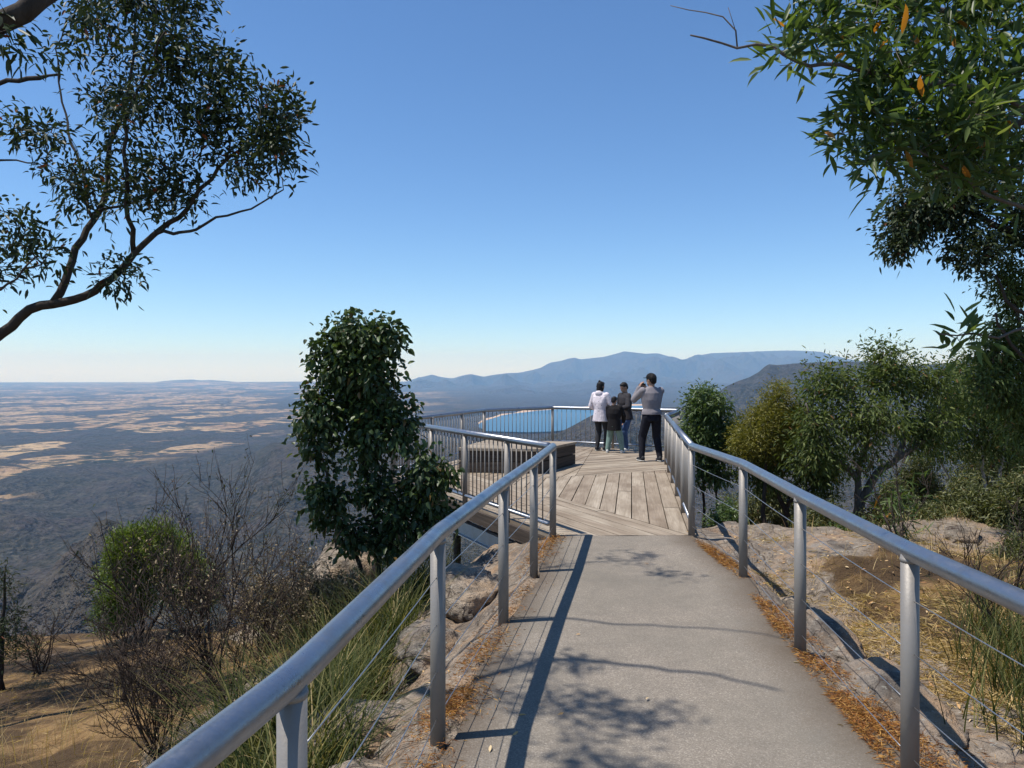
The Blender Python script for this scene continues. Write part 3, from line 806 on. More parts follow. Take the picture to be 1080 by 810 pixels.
RC = .958                                    # centre height of the handrail tube
def railing(name, label, line, posts, loc, wires=False, balus=False, smoothends=False, rr=.039, end_trim=(0, 0), bal_r=.0075):
    root = thing(name, label, 'railing', (*loc, G(loc[1])))
    pts = [np.array((x, y, G(y)+RC)) for x, y in line]
    # rounded bends: replace corners by short arcs
    out = [pts[0]]
    for i in range(1, len(pts)-1):
        a, b, c = pts[i-1], pts[i], pts[i+1]
        k = min(.09, .3*np.linalg.norm(a-b), .3*np.linalg.norm(c-b))
        p0 = b+(a-b)/np.linalg.norm(a-b)*k; p1 = b+(c-b)/np.linalg.norm(c-b)*k
        for t in np.linspace(0, 1, 6): out.append((1-t)**2*p0+2*t*(1-t)*b+t*t*p1)
    out.append(pts[-1])
    mb = MB(); mb.tube(out, rr, 24); mb.build('handrail', M['rail'], root)
    for x, y in posts:
        g = G(y); p = MB()
        p.tube([(x, y, g-.12), (x, y, g+RC-.008)], .036, 24)
        p.tube([(x, y, g+RC-rr-.006), (x, y, g+RC-rr+.004), (x, y, g+RC-rr+.014)], [.0365, .0395, .037], 20)
        o = p.build('post', M['post'], root)
    if wires:
        for h in (.10, .32, .54, .76):
            w = MB()
            for (x0, y0), (x1, y1) in zip(posts, posts[1:]):
                t = np.linspace(0, 1, 7)
                pp = np.stack([x0+(x1-x0)*t, y0+(y1-y0)*t, G(y0+(y1-y0)*t)+h-.006*np.sin(math.pi*t)], 1)
                w.tube(pp, .0024, 6)
            w.build('wire', M['wire'], root)
    if balus:
        b = MB(); b.tube([(x, y, G(y)+.115) for x, y in line], .022, 14); b.build('bottom_rail', M['rail'], root)
        for (x0, y0), (x1, y1) in zip(line, line[1:]):
            L = math.hypot(x1-x0, y1-y0); n = max(2, int(round(L/balus)))
            for k in range(1, n):
                x, y = x0+(x1-x0)*k/n, y0+(y1-y0)*k/n
                if any(math.hypot(x-px, y-py) < .06 for px, py in posts): continue
                m = MB(); m.tube([(x, y, G(y)+.13), (x, y, G(y)+RC-.02)], bal_r, 8); m.build('baluster', M['post'], root)
    return root
def along(p, q, ts): return [(p[0]+(q[0]-p[0])*t, p[1]+(q[1]-p[1])*t) for t in ts]
def build_railings():
    railing('path_railing', 'silver tubular wire railing on the left of the path, casting its shadow across', LP, [(-.86, .2)]+LP[2:], (-.35, 3.5), wires=True, rr=.040)
    railing('path_railing', 'silver tubular wire railing on the right side of the path, beside the bare rock', RP, [(1.62, .2)]+RP[1:], (1.7, 3.1), wires=True)
    p4 = LP[-1]
    st = (p4[0]-.045, p4[1]+.075)
    railing('deck_railing', 'railing with thin upright bars along the near left deck edge, behind the broad-leaved bush', [st, F_], along(p4, F_, (.2, .43, .66, .86)), (-.6, 10.2), balus=.125)
    railing('deck_railing', 'railing with upright bars round the far end of the deck, behind the visitors', [(F_[0]-.02, F_[1]+.09), D_, C_, B_, A_],
            [F_]+along(F_, D_, (.36, .7))+[D_, C_]+along(C_, B_, (.5,))+[B_], (1.0, 18.4), balus=.135)
    railing('deck_railing', 'railing seen almost end on along the right edge of the deck', [(RP[-1][0]+.02, RP[-1][1]+.09), (A_[0]-.015, A_[1]-.09)], along(RP[-1], A_, (.2, .4, .6, .8, .985)), (2.5, 11.5), balus=.125)

# ------------------------------------------------------------------ rocks
def rock(name, label, c, size, seed, mat, rot=0, sub=5, cat='rock'):
    bm = bmesh.new(); bmesh.ops.create_icosphere(bm, subdivisions=sub, radius=1)
    V = np.array([v.co for v in bm.verts]); r = np.random.default_rng(seed)
    for k in range(9):           # chop by random planes for a broken blocky shape
        n = r.normal(size=3); n /= np.linalg.norm(n); h = r.uniform(.55, .85)
        d = V@n-h; V = V-np.where(d > 0, d, 0)[:, None]*n*.9
    nn = V/np.linalg.norm(V, axis=1)[:, None]
    s = seed*3.7
    V = V+nn*(.10*fbm(V[:, 0]*1.6+s, V[:, 1]*1.6, V[:, 2]*1.6, 4)[:, None]+.05*ridged(V[:, 0]*3+s, V[:, 1]*3+V[:, 2]*2, 3)[:, None])
    lay = np.floor((V[:, 2]+.2*V[:, 0]+.1*fbm(V[:, 0]*2+s, V[:, 1]*2, 0, 3))*4.5)
    V[:, :2] *= (1+.05*np.sin(lay*12.7+s))[:, None]
    V *= np.asarray(size)
    cs, sn = math.cos(rot), math.sin(rot); V = V@np.array([[cs, sn, 0], [-sn, cs, 0], [0, 0, 1]])
    for v, q in zip(bm.verts, V): v.co = q
    me = bpy.data.meshes.new(name); bm.to_mesh(me); bm.free()
    o = link(name, me, mat, None, True); o.location = [float(t) for t in c]
    return tag(o, label, cat)
def build_rocks():
    def at(x, y, dz): return (x, y, float(near_height(np.array([x]), np.array([y]))[0])+dz)
    rock('boulder', 'large pale cracked boulder below the near deck edge, left of the path', at(-.42, 7.0, .02), (.36, .65, .27), 3, M['palerock'], .2)
    rock('boulder', 'grey weathered boulder with a sloping top beside the left path railing', at(-.62, 5.75, .03), (.28, .5, .19), 8, M['rock'], -.2)
    rock('boulder', 'low rock stained with ochre lichen among the strap grass', at(-.82, 4.3, .0), (.34, .5, .2), 12, M['rock'], -.3)
    rock('boulder', 'broken pale rock at the foot of the nearest left railing post', at(-.68, 3.35, .0), (.26, .4, .17), 15, M['palerock'], .4)
    rock('boulder', 'pale boulder just behind the broad-leaved bush', at(-2.3, 9.9, .25), (.55, .5, .62), 21, M['palerock'], .1)
    rock('boulder', 'sunlit pale rock face among the dry scrub on the left', at(-3.2, 10.4, -.3), (.8, .6, .6), 23, M['palerock'], .5)
    rock('rock_slab', 'broad bare rock slab with a rounded top behind the right railing', at(4.1, 7.9, -.24), (1.5, .75, .34), 31, M['rock'], -.12)
    rock('rock', 'long dark layered ledge stone beside the middle right railing post', at(2.23, 5.3, .02), (.2, .62, .14), 35, M['rock'], -.12)
    rock('rock', 'wedge shaped grey stone beside the nearest right railing post', at(2.08, 4.05, .0), (.22, .5, .13), 36, M['rock'], -.1)
    rock('rock', 'reddish flat stone at the lower right corner', at(2.2, 3.0, .0), (.32, .45, .13), 37, M['rock'], .2)
    rock('rock', 'pale layered stone between two right railing posts', at(2.32, 6.2, -.02), (.24, .45, .13), 38, M['palerock'], -.2)
    rock('boulder', 'small mottled grey boulder in front of the scrub on the right slab', at(4.95, 8.2, -.05), (.22, .2, .14), 41, M['palerock'], .3)


# ------------------------------------------------------------------ people
def fuse(mb, voxel, smooth=2):
    "one continuous surface from overlapping volumes"
    me = bpy.data.meshes.new('tmp'); me.from_pydata(np.concatenate(mb.v).tolist(), [], mb.f)
    o = bpy.data.objects.new('tmp', me); COL.objects.link(o)
    r = o.modifiers.new('r', 'REMESH'); r.mode = 'VOXEL'; r.voxel_size = voxel
    s = o.modifiers.new('s', 'SMOOTH'); s.factor = .5; s.iterations = smooth
    dg = bpy.context.evaluated_depsgraph_get(); dg.update()
    res = bpy.data.meshes.new_from_object(o.evaluated_get(dg))
    bpy.data.objects.remove(o); bpy.data.meshes.remove(me)
    return res
def loft(mb, secs, seg=20):
    "secs: (centre xyz, rx, ry) stacked upward"
    n = len(secs); V = []
    for c, rx, ry in secs:
        for k in range(seg):
            a = 2*math.pi*k/seg; V.append((c[0]+rx*math.cos(a), c[1]+ry*math.sin(a), c[2]))
    f = [(i*seg+k, i*seg+(k+1) % seg, (i+1)*seg+(k+1) % seg, (i+1)*seg+k) for i in range(n-1) for k in range(seg)]
    f += [tuple(range(seg-1, -1, -1)), tuple((n-1)*seg+k for k in range(seg))]
    mb.add(V, f)
def limb(mb, pts, rad, sides=14):
    pts = np.asarray(pts, float)
    mb.tube(resample(pts, .02) if len(pts) > 2 else pts, np.interp(np.linspace(0, 1, len(resample(pts, .02))), np.linspace(0, 1, len(rad)), rad) if len(pts) > 2 else rad, sides)
    mb.ball(pts[0], rad[0], sides, 8); mb.ball(pts[-1], rad[-1], sides, 8)
def ik(a, t, l1, l2, pole):
    a, t, pole = (np.asarray(x, float) for x in (a, t, pole))
    d = t-a; L = np.linalg.norm(d); mx = (l1+l2)*.995
    if L > mx: t = a+d/L*mx; d = t-a; L = mx
    u = d/L; x = (l1*l1-l2*l2+L*L)/(2*L); h = math.sqrt(max(0, l1*l1-x*x))
    p = pole-u*np.dot(pole, u); p /= np.linalg.norm(p)
    return a+u*x+p*h, t
def person(label, loc, H, yaw, feet, hands, poles, head_yaw=0, head_pitch=0, top='greytop', legs='darkdenim', shoes='shoeblack', sole='rubber',
           hair='short', sleeve=1.0, hem=.49, loose=1.0, legloose=1.0, shoulder=1.0, hood=False, lean=0., hold=None, leglen=1.0, twist=0.):
    root = thing('person', label, 'person', loc)
    cy, sy = math.cos(yaw), math.sin(yaw); R = np.array([[cy, -sy, 0], [sy, cy, 0], [0, 0, 1]])
    S = H
    hip = [np.array((sx*.052*S, 0, .515*S)) for sx in (-1, 1)]
    sh = [np.array((sx*.108*S*shoulder, lean*S*.9, .805*S)) for sx in (-1, 1)]
    neck = np.array((0, lean*S, .845*S)); hc = np.array((0, lean*S+.012*S, .925*S))
    ank, knee = [], []
    for i, (fx, fy) in enumerate(feet):
        t = np.array((fx, fy, .05*S)); k, t = ik(hip[i], t, .245*S, .235*S, (0.15*(1 if i else -1), 1, 0)); knee.append(k); ank.append(t)
    elb, wr = [], []
    for i in (0, 1):
        e, t = ik(sh[i], hands[i], .172*S, .150*S, poles[i]); elb.append(e); wr.append(t)
    hy = head_yaw; Rz = np.array([[math.cos(hy), -math.sin(hy), 0], [math.sin(hy), math.cos(hy), 0], [0, 0, 1]])
    cp, sp_ = math.cos(head_pitch), math.sin(head_pitch); Rx = np.array([[1, 0, 0], [0, cp, -sp_], [0, sp_, cp]])
    HR = Rz@Rx
    hp = lambda x, y, z: hc+HR@(np.array((x, y, z))*S)
    b = MB()
    # head with jaw, nose, ears
    b.ball(hp(0, -.004, .012), (.046*S, .056*S, .060*S), 20, 14, HR); b.ball(hp(0, .016, -.030), (.034*S, .038*S, .042*S), 16, 10, HR)
    b.ball(hp(0, .056, -.010), (.0085*S, .012*S, .015*S), 10, 8, HR); b.ball(hp(0, .048, -.034), (.014*S, .009*S, .006*S), 10, 6, HR)
    for sx in (-1, 1): b.ball(hp(sx*.047, -.004, -.004), (.006*S, .012*S, .018*S), 10, 8, HR)
    limb(b, [neck+np.array((0, -.004*S, -.03*S)), hp(0, -.012, -.045)], [.036*S, .031*S])
    loft(b, [((0, 0, .47*S), .075*S, .055*S), ((0, 0, .52*S), .088*S, .062*S), ((0, lean*S*.3, .60*S), .076*S, .054*S), ((0, lean*S*.6, .70*S), .088*S, .060*S),
             ((0, lean*S*.85, .775*S), .098*S*shoulder, .058*S), ((0, lean*S*.95, .82*S), .075*S*shoulder, .046*S), ((0, lean*S, .845*S), .04*S, .036*S)])
    for i in (0, 1):
        limb(b, [sh[i], elb[i], wr[i]], [.030*S, .024*S, .0165*S]) if False else None
        limb(b, [sh[i], elb[i]], [.031*S, .0245*S]); limb(b, [elb[i], wr[i]], [.0245*S, .016*S])
        limb(b, [hip[i], knee[i]], [.053*S, .034*S]); limb(b, [knee[i], ank[i]], [.034*S, .021*S])
        b.ball(ank[i]+np.array((0, .035*S, -.028*S)), (.024*S, .060*S, .020*S), 12, 8)
        # hand: palm, four unequal bent fingers, thumb from the side
        d = wr[i]-elb[i]; d /= np.linalg.norm(d); sx = 1 if i else -1
        inn = np.array((-sx, 0, 0))-d*np.dot((-sx, 0, 0), d); inn /= np.linalg.norm(inn)+1e-9; w = np.cross(d, inn)
        pm = wr[i]+d*.028*S; b.ball(pm, (.5, .5, .5)*np.array(.0001), 4, 3) if False else None
        PR = np.stack([d, w, inn], 1); b.ball(pm, (.030*S, .021*S, .010*S), 12, 8, PR)
        for q, (o, L) in enumerate(((-.016, .034), (-.0055, .042), (.0055, .039), (.016, .030))):
            p0 = pm+d*.020*S+w*o*S; p1 = p0+d*L*.5*S+inn*.006*S; p2 = p1+d*L*.35*S+inn*.016*S
            limb(b, [p0, p1], [.0058*S, .0052*S], 8); limb(b, [p1, p2], [.0052*S, .0044*S], 8)
        up = -1 if w[2] < 0 else 1
        p0 = pm-d*.010*S+w*up*.018*S; p1 = p0+d*.018*S+w*up*.012*S; p2 = p1+d*.018*S+inn*.006*S
        limb(b, [p0, p1], [.0068*S, .006*S], 8); limb(b, [p1, p2], [.006*S, .005*S], 8)
    RT = lambda me: me.transform(Matrix.Translation(Vector(loc))@Matrix(R.tolist()).to_4x4())
    def put(mb, nm, mat, vox=None, sm=2, par=None):
        if vox: me = fuse(mb, vox, sm)
        else: me = bpy.data.meshes.new(nm); me.from_pydata(np.concatenate(mb.v).tolist(), [], mb.f)
        me.name = nm; RT(me); me.materials.clear()
        return link(nm, me, M[mat], par or root, True)
    put(b, 'body', 'skin', .0045*S/1.7+.001, 2)
    # top
    t = MB(); k = 1.10*loose
    hz = hem*S
    loft(t, [((0, 0, hz), .099*S*k, .073*S*k), ((0, 0, hz+.03*S), .096*S*k, .071*S*k), ((0, lean*S*.3, .60*S), .083*S*k, .062*S*k), ((0, lean*S*.6, .70*S), .100*S*k, .068*S*k),
             ((0, lean*S*.85, .78*S), .122*S*shoulder*(k*.5+.5), .064*S*(k*.5+.5)), ((0, lean*S*.95, .826*S), .092*S*shoulder, .050*S), ((0, lean*S, .852*S), .044*S, .040*S)], 24)
    for i in (0, 1):
        limb(t, [sh[i], elb[i]], [.041*S*(.6+.4*k), .032*S*k]);
        e = elb[i]+(wr[i]-elb[i])*(.96 if sleeve >= 1 else sleeve*.96)
        limb(t, [elb[i], e], [.032*S*k, .024*S*k])
    if hood:
        t.ball(neck+np.array((0, -.045*S, -.015*S)), (.062*S, .030*S, .045*S), 16, 10); t.ball(neck+np.array((0, -.02*S, -.005*S)), (.062*S, .05*S, .022*S), 16, 8)
    V = np.concatenate(t.v); w_ = .004*S*np.stack([fbm(V[:, 0]*9, V[:, 1]*9, V[:, 2]*7, 2), fbm(V[:, 0]*9+5, V[:, 1]*9, V[:, 2]*7, 2), 0*V[:, 0]], 1); t.v = [V+w_*1.5]
    put(t, 'top', top, .008, 3)
    # trousers
    t = MB(); kl = 1.14*legloose
    loft(t, [((0, 0, .462*S), .078*S*kl, .062*S*kl), ((0, 0, .50*S), .090*S*(kl*.5+.5), .067*S*(kl*.5+.5)), ((0, 0, .56*S), .084*S, .062*S), ((0, 0, .585*S), .082*S, .060*S)], 22)
    for i in (0, 1):
        limb(t, [hip[i]+np.array((0, 0, -.01*S)), knee[i]], [.057*S*(.7+.3*kl), .039*S*kl]); limb(t, [knee[i], ank[i]+np.array((0, 0, .008*S))], [.039*S*kl, (.027*S)*kl])
    put(t, 'trousers', legs, .008, 2)
    # shoes
    for i in (0, 1):
        a = ank[i]; t = MB(); s2 = MB(); yo = .2*(1 if i else -1)
        c = np.array((a[0], a[1], 0)); f = np.array((math.sin(yo), math.cos(yo), 0)); rt = np.array((f[1], -f[0], 0)); SR = np.stack([rt, f, (0, 0, 1)], 1)
        t.ball(c+f*.03*S+np.array((0, 0, .024*S)), (.027*S, .075*S, .022*S), 16, 10, SR); t.ball(c-f*.015*S+np.array((0, 0, .035*S)), (.026*S, .034*S, .034*S), 14, 10, SR)
        so = put(t, 'shoe', shoes, .005, 2)
        s2.ball(c+f*.026*S+np.array((0, 0, .009*S)), (.029*S, .080*S, .0095*S), 18, 8, SR); put(s2, 'shoe_sole', sole, par=so)
    # hair
    t = MB()
    t.ball(hp(0, -.012, .024), (.051*S, .058*S, .056*S), 20, 14, HR)
    t.ball(hp(0, -.034, -.002), (.045*S, .034*S, .046*S), 16, 10, HR)
    if hair != 'cap': t.ball(hp(0, .020, .050), (.040*S, .030*S, .022*S), 16, 10, HR)
    if hair == 'long':
        t.ball(hp(0, -.042, -.038), (.038*S, .026*S, .055*S), 16, 10, HR); t.ball(hp(.005, -.040, .078), (.015*S, .016*S, .015*S), 14, 10, HR)
        for sx in (-1, 1): t.ball(hp(sx*.042, -.008, -.025), (.010*S, .026*S, .048*S), 12, 10, HR)
    V = np.concatenate(t.v); t.v = [V+.0035*S*np.stack([fbm(V[:, 0]*40, V[:, 1]*40, V[:, 2]*40, 2)]*3, 1)]
    put(t, 'hair', 'hair', .005, 1)
    if hair == 'cap':
        t = MB(); t.ball(hp(0, 0, .034), (.053*S, .061*S, .050*S), 20, 12, HR); t.ball(hp(0, .070, .026), (.040*S, .040*S, .005*S), 18, 6, HR)
        put(t, 'cap', 'blackcloth', .005, 1)
    for sx in (-1, 1):
        t = MB(); t.ball(hp(sx*.019, .046, .004), (.008*S, .006*S, .005*S), 10, 8, HR); put(t, 'eye', 'hair')
    if hold == 'camera':
        c = (wr[0]+wr[1])/2+np.array((0, .02, .045))
        cm = thing('camera', 'black camera held up to the eye by the man in the grey top', 'camera', tuple(np.array(loc)+R@c))
        m = MB(); m.box(c, (.135, .055, .09)); m.box(c+np.array((0, 0, .055)), (.055, .05, .03)); V = np.concatenate(m.v)
        me = bpy.data.meshes.new('camera_body'); me.from_pydata(V.tolist(), [], m.f); RT(me); o = link('camera_body', me, M['camera'], cm, False)
        bv = o.modifiers.new('b', 'BEVEL'); bv.width = .008; bv.segments = 2
        m = MB(); m.tube([c+np.array((0, .02, -.005)), c+np.array((0, .13, -.005))], [.038, .041], 20); me = bpy.data.meshes.new('lens'); me.from_pydata(np.concatenate(m.v).tolist(), [], m.f); RT(me); le = link('lens', me, M['camera'], cm)
        m = MB(); m.ball(c+np.array((0, .130, -.005)), (.033, .008, .033), 18, 8); me = bpy.data.meshes.new('lens_glass'); me.from_pydata(np.concatenate(m.v).tolist(), [], m.f); RT(me); link('lens_glass', me, M['glass'], le)
    return root
def build_people():
    def at(u, d): return ((u-540)/F*d, d, G(d)+.002)
    person('man in grey top and dark jeans, back turned, holding a camera to his face', at(687.3, 15.25), 1.79, math.radians(12), [(-.19, .06), (.15, -.06)],
           [(-.19, .20, 1.50), (-.02, .25, 1.49)], [(-.4, .0, -1), (1, -.15, -.75)], head_yaw=.5, head_pitch=.0, top='greytop', legs='darkdenim', hair='cap', hem=.535, shoulder=1.0, loose=1.10, hold='camera', lean=.004, legloose=1.08)
    person('woman in a white patterned hoodie and dark leggings with her black hair tied up', at(633.2, 17.5), 1.62, math.radians(-42), [(-.08, -.02), (.08, .08)],
           [(-.21, .20, .92), (.20, .28, .98)], [(-.6, -1, -.2), (.6, -1, -.2)], head_yaw=-.2, head_pitch=-.12, top='hoodie', legs='legging', shoes='shoeblack', hair='long', hem=.425, loose=1.12, hood=True, legloose=.92)
    person('small child in a black top and jade green trousers with white shoes', at(647.8, 17.0), 1.28, math.radians(-22), [(-.16, .0), (.17, .05)],
           [(-.16, .22, .66), (.16, .22, .70)], [(-1, -.4, -.3), (1, -.4, -.3)], head_yaw=-.3, head_pitch=-.25, top='blackcloth', legs='jadecloth', shoes='shoewhite', hem=.40, loose=1.2, legloose=1.25)
    person('boy in a black jacket and blue jeans reaching an arm round the child', at(660.6, 17.5), 1.60, math.radians(112), [(-.08, .05), (.09, -.05)],
           [(-.13, .30, .98), (.17, .16, .96)], [(-1, -.6, -.4), (1, -.8, -.3)], head_yaw=.1, head_pitch=-.35, top='jacket', legs='bluedenim', shoes='shoewhite', hem=.46, loose=1.14, lean=.03, legloose=1.1)

# ------------------------------------------------------------------ vegetation
def gz(x, y): return float(near_height(np.array([float(x)]), np.array([float(y)]))[0])
def ground_pt(u, d):
    x = (u-540)/F*d; return np.array((x, d, gz(x, d)))
def pl(pix): return [P(u, v, d) for u, v, d in pix]

def build_left_trees():
    # leaning gum at the upper left: trunk stands outside the frame on the left
    base = np.array((-7.2, 6.4, gz(-7.2, 6.4)))
    limbs = [([base, (-6.9, 6.5, .2), P(-110, 420, 7.2), P(-50, 380, 7.3), P(0, 353, 7.4), P(28, 329, 7.4), P(56, 319, 7.4), P(89, 312, 7.4), P(117, 296, 7.3), P(141, 267, 7.3), P(164, 246, 7.3), P(197, 220, 7.2), P(220, 190, 7.2), P(249, 164, 7.1), P(283, 143, 7.0)], .112, .009),
             (pl([(56, 319, 7.4), (70, 291, 7.5), (82, 258, 7.6), (98, 230, 7.7), (113, 197, 7.8), (115, 155, 7.8), (127, 127, 7.8), (136, 94, 7.7), (141, 47, 7.7), (145, 5, 7.6)]), .042, .009),
             (pl([(141, 267, 7.3), (136, 235, 7.1), (134, 188, 7.0), (131, 141, 6.9), (141, 108, 6.9), (160, 70, 6.8), (174, 33, 6.7)]), .026, .006),
             (pl([(164, 246, 7.3), (202, 242, 7.0), (225, 230, 6.9), (263, 220, 6.8), (299, 200, 6.7)]), .019, .006),
             (pl([(105, 222, 7.7), (141, 211, 7.5), (164, 202, 7.4), (192, 188, 7.3)]), .017, .005),
             (pl([(-90, 400, 7.2), (-60, 340, 6.9), (-30, 318, 6.7), (0, 307, 6.6), (22, 292, 6.5), (38, 270, 6.5)]), .03, .006),
             (pl([(-60, 340, 6.9), (-50, 240, 7.2), (-20, 180, 7.3), (10, 170, 7.3), (40, 172, 7.2)]), .03, .006),
             (pl([(98, 230, 7.7), (70, 120, 8.2), (60, 60, 8.3), (70, 20, 8.2)]), .02, .006)]
    cl = [CL(50, -10, 250, 110, 7.4, 4.5, .9), CL(120, 70, 322, 190, 7.1, 4.5, .8), CL(40, 120, 215, 235, 7.4, 3.0, .8), CL(120, -30, 225, 34, 7.3, 3.4), CL(62, -10, 130, 44, 7.8, 1.7), CL(150, 28, 222, 80, 7.0, 2.0), CL(215, 44, 258, 96, 7.0, 1.3), CL(196, 96, 252, 168, 7.0, 2.0), CL(252, 92, 322, 150, 6.9, 2.4), CL(240, 140, 318, 190, 6.9, 1.9),
          CL(80, 86, 150, 128, 7.8, 1.1), CL(140, 88, 200, 130, 7.2, .9), CL(142, 155, 214, 232, 7.1, 2.2), CL(46, 156, 110, 208, 7.4, 1.1), CL(0, 116, 72, 152, 7.0, 1.2), CL(-30, 218, 58, 300, 6.8, 2.3), CL(88, 264, 158, 300, 7.2, .8), CL(-120, 60, -20, 200, 7.2, 1.5), CL(-330, 330, -90, 470, 7.6, 3.0), CL(-260, 0, -50, 200, 8.2, 17), CL(-230, 80, -50, 300, 10.0, 15), CL(118, 180, 150, 215, 7.0, .5)]  # masses past the left edge are unseen, weighted up to shade the earth
    tree('gum_tree', 'leaning dark gum tree whose long limb reaches in from the left edge against the sky', 'tree', limbs, cl, M['gum_dark'], M['bark'], twigs=1120, leaves=19, ll=.088, lw=.029, detail=1, seed=11, spread=.19, shell=.36, droop=.2, pend=.1, rtip=.0028)
    # tall gum overhead on the left: only one limb shows, its crown shades the path
    base = np.array((-4.9, 3.2, gz(-4.9, 3.2)))
    def sh(u, v, h):
        x, y = on_walk(u, v); return np.array((x-.41*h, y-.06*h, G(y)+h))
    limbs = [([base, (-4.7, 3.4, 1.2), P(-140, 120, 4.0), P(-60, 62, 4.0), P(0, 22, 4.0), P(40, -4, 4.05), P(90, -70, 4.3), sh(470, 720, 5.9), sh(560, 700, 6.1), sh(640, 700, 6.2), sh(740, 712, 6.3), sh(820, 730, 6.3)], .11, .012),
             ([P(110, -90, 4.4), sh(480, 660, 6.0), sh(560, 652, 6.1), sh(650, 658, 6.2), sh(740, 664, 6.3), sh(850, 676, 6.4)], .03, .007),
             ([sh(480, 660, 6.0), sh(540, 610, 6.2), sh(600, 595, 6.4), sh(690, 590, 6.5)], .022, .006),
             ([sh(560, 700, 6.1), sh(590, 750, 6.0), sh(650, 780, 6.0)], .02, .006)]
    def SC(u, v, r, h, w): return (sh(u, v, h), (r, r, .25), w)
    cl = [SC(660, 588, .34, 6.4, 1.2), SC(700, 606, .26, 6.4, .8), SC(590, 598, .2, 6.2, .5), SC(600, 702, .26, 6.0, 1.1), SC(560, 742, .24, 5.9, 1.3), SC(645, 745, .3, 6.0, 1.5), SC(692, 762, .2, 6.0, .7), SC(520, 700, .2, 5.9, .7),
          SC(610, 806, .3, 5.8, 1.2), SC(480, 735, .2, 5.8, .6), SC(690, 830, .3, 5.8, .9), (P(14, 45, 4.0), (.13, .15, .13), .55), (P(-60, 30, 4.0), (.3, .3, .3), 1.2), (P(-5, 10, 4.2), (.12, .2, .1), .3)]
    tree('gum_tree', 'tall gum tree of which only a thick bare limb crosses the top left corner', 'tree', limbs, cl, M['gum_dark'], M['bark'], twigs=110, leaves=16, ll=.085, lw=.024, detail=1, seed=12, spread=.15)
    # broad-leaved bush left of the deck
    b = ground_pt(402, 8.7)
    limbs = [([b, P(398, 560, 8.7), P(388, 500, 8.7), P(378, 440, 8.6), P(374, 390, 8.6), P(378, 345, 8.6)], .05, .01),
             ([b+np.array((.05, .1, 0)), P(415, 560, 8.6), P(440, 510, 8.5), P(462, 490, 8.4)], .03, .006), ([b+np.array((-.1, .1, 0)), P(370, 560, 8.6), P(345, 500, 8.5), P(325, 440, 8.5)], .035, .006)]
    cl = [CL(328, 338, 380, 392, 8.6, 1.8), CL(378, 330, 426, 384, 8.6, 1.8), CL(340, 326, 412, 382, 8.6, 3.0), CL(320, 362, 420, 428, 8.6, 6.5), CL(338, 352, 424, 440, 8.6, 5.5), CL(330, 385, 430, 455, 8.6, 3.5), CL(302, 412, 370, 486, 8.5, 4.4), CL(352, 412, 434, 500, 8.6, 6.2), CL(410, 424, 446, 470, 8.5, 1.6), CL(422, 470, 478, 530, 8.4, 2.9), CL(312, 488, 370, 560, 8.5, 3.2), CL(368, 492, 440, 560, 8.6, 4.2), CL(372, 550, 420, 590, 8.6, 1.4), CL(392, 335, 424, 372, 8.6, .7), CL(425, 515, 485, 570, 8.5, 2.0), CL(395, 545, 450, 592, 8.6, 1.8), CL(345, 545, 402, 588, 8.6, 1.4), CL(430, 500, 470, 560, 8.6, 1.2)]
    tree('broadleaf_bush', 'tall dark broad-leaved bush rising left of the deck railing', 'bush', limbs, cl, M['bush'], M['bark'], twigs=840, leaves=14, ll=.080, lw=.049, detail=3, seed=21, spread=.15, droop=.3, step=.1, shell=.5, pend=.35)
    # rounded bright green shrub
    b = ground_pt(150, 11.6); b[2] -= .1
    limbs = [([b, P(150, 640, 11.6), P(150, 590, 11.6)], .04, .01), ([b, P(125, 620, 11.5), P(115, 590, 11.5)], .03, .008), ([b, P(180, 620, 11.5), P(190, 590, 11.5)], .03, .008)]
    cl = [CL(100, 575, 165, 655, 11.5, 4), CL(130, 548, 200, 610, 11.6, 4.2), CL(165, 570, 215, 640, 11.6, 3), CL(112, 556, 160, 600, 11.5, 2.4), CL(96, 620, 150, 668, 11.4, 2), CL(185, 585, 232, 650, 11.8, 1.8)]
    tree('rounded_shrub', 'dense rounded bright green shrub among dead stems on the left', 'shrub', limbs, cl, M['bright'], M['bark'], twigs=560, leaves=52, ll=.08, lw=.016, detail=0, seed=31, spread=.12, droop=.1, shell=.38, pend=-.35)
    # dark shrub cut by the left edge
    b = ground_pt(2, 9.0)
    limbs = [([b, P(2, 680, 9.0), P(4, 620, 9.0), P(6, 598, 9.0)], .04, .008)]
    cl = [CL(-30, 595, 22, 640, 9.0, 2), CL(-30, 630, 30, 690, 9.0, 2.4), CL(5, 665, 38, 705, 8.9, .8)]
    tree('conifer_shrub', 'dark narrow-leaved shrub cut off by the left edge of the picture', 'shrub', limbs, cl, M['gum_dark'], M['bark'], twigs=110, leaves=17, ll=.07, lw=.012, detail=0, seed=33, spread=.12, pend=-.2)
    # dead and half-dead stems
    dead_shrub('dead_shrub', 'tallest leafless dead shrub standing against the plain, left of the broad-leaved bush', ground_pt(225, 7.6)+np.array((0, 0, -.05)), 3.3, (.0, 0), 41, stems=6, nleaf=1, leafmat=M['gum_dark'], spread=.24, rad=.013, levels=4)
    dead_shrub('dead_shrub', 'thin dead shrub with sparse twigs in front of the bright green shrub', ground_pt(140, 7.4), 1.9, (-.02, 0), 43, stems=4, spread=.32, rad=.009)
    dead_shrub('dead_shrub', 'low sprawling dead brush near the bottom left over the bare earth', ground_pt(170, 5.6), 1.5, (-.2, -.05), 44, stems=18, spread=.6, rad=.008)
    dead_shrub('dead_shrub', 'tangled grey dead brush between the bright green shrub and the strap grass', ground_pt(240, 6.3), 1.95, (-.06, 0), 45, stems=15, spread=.5, rad=.009, nleaf=1)
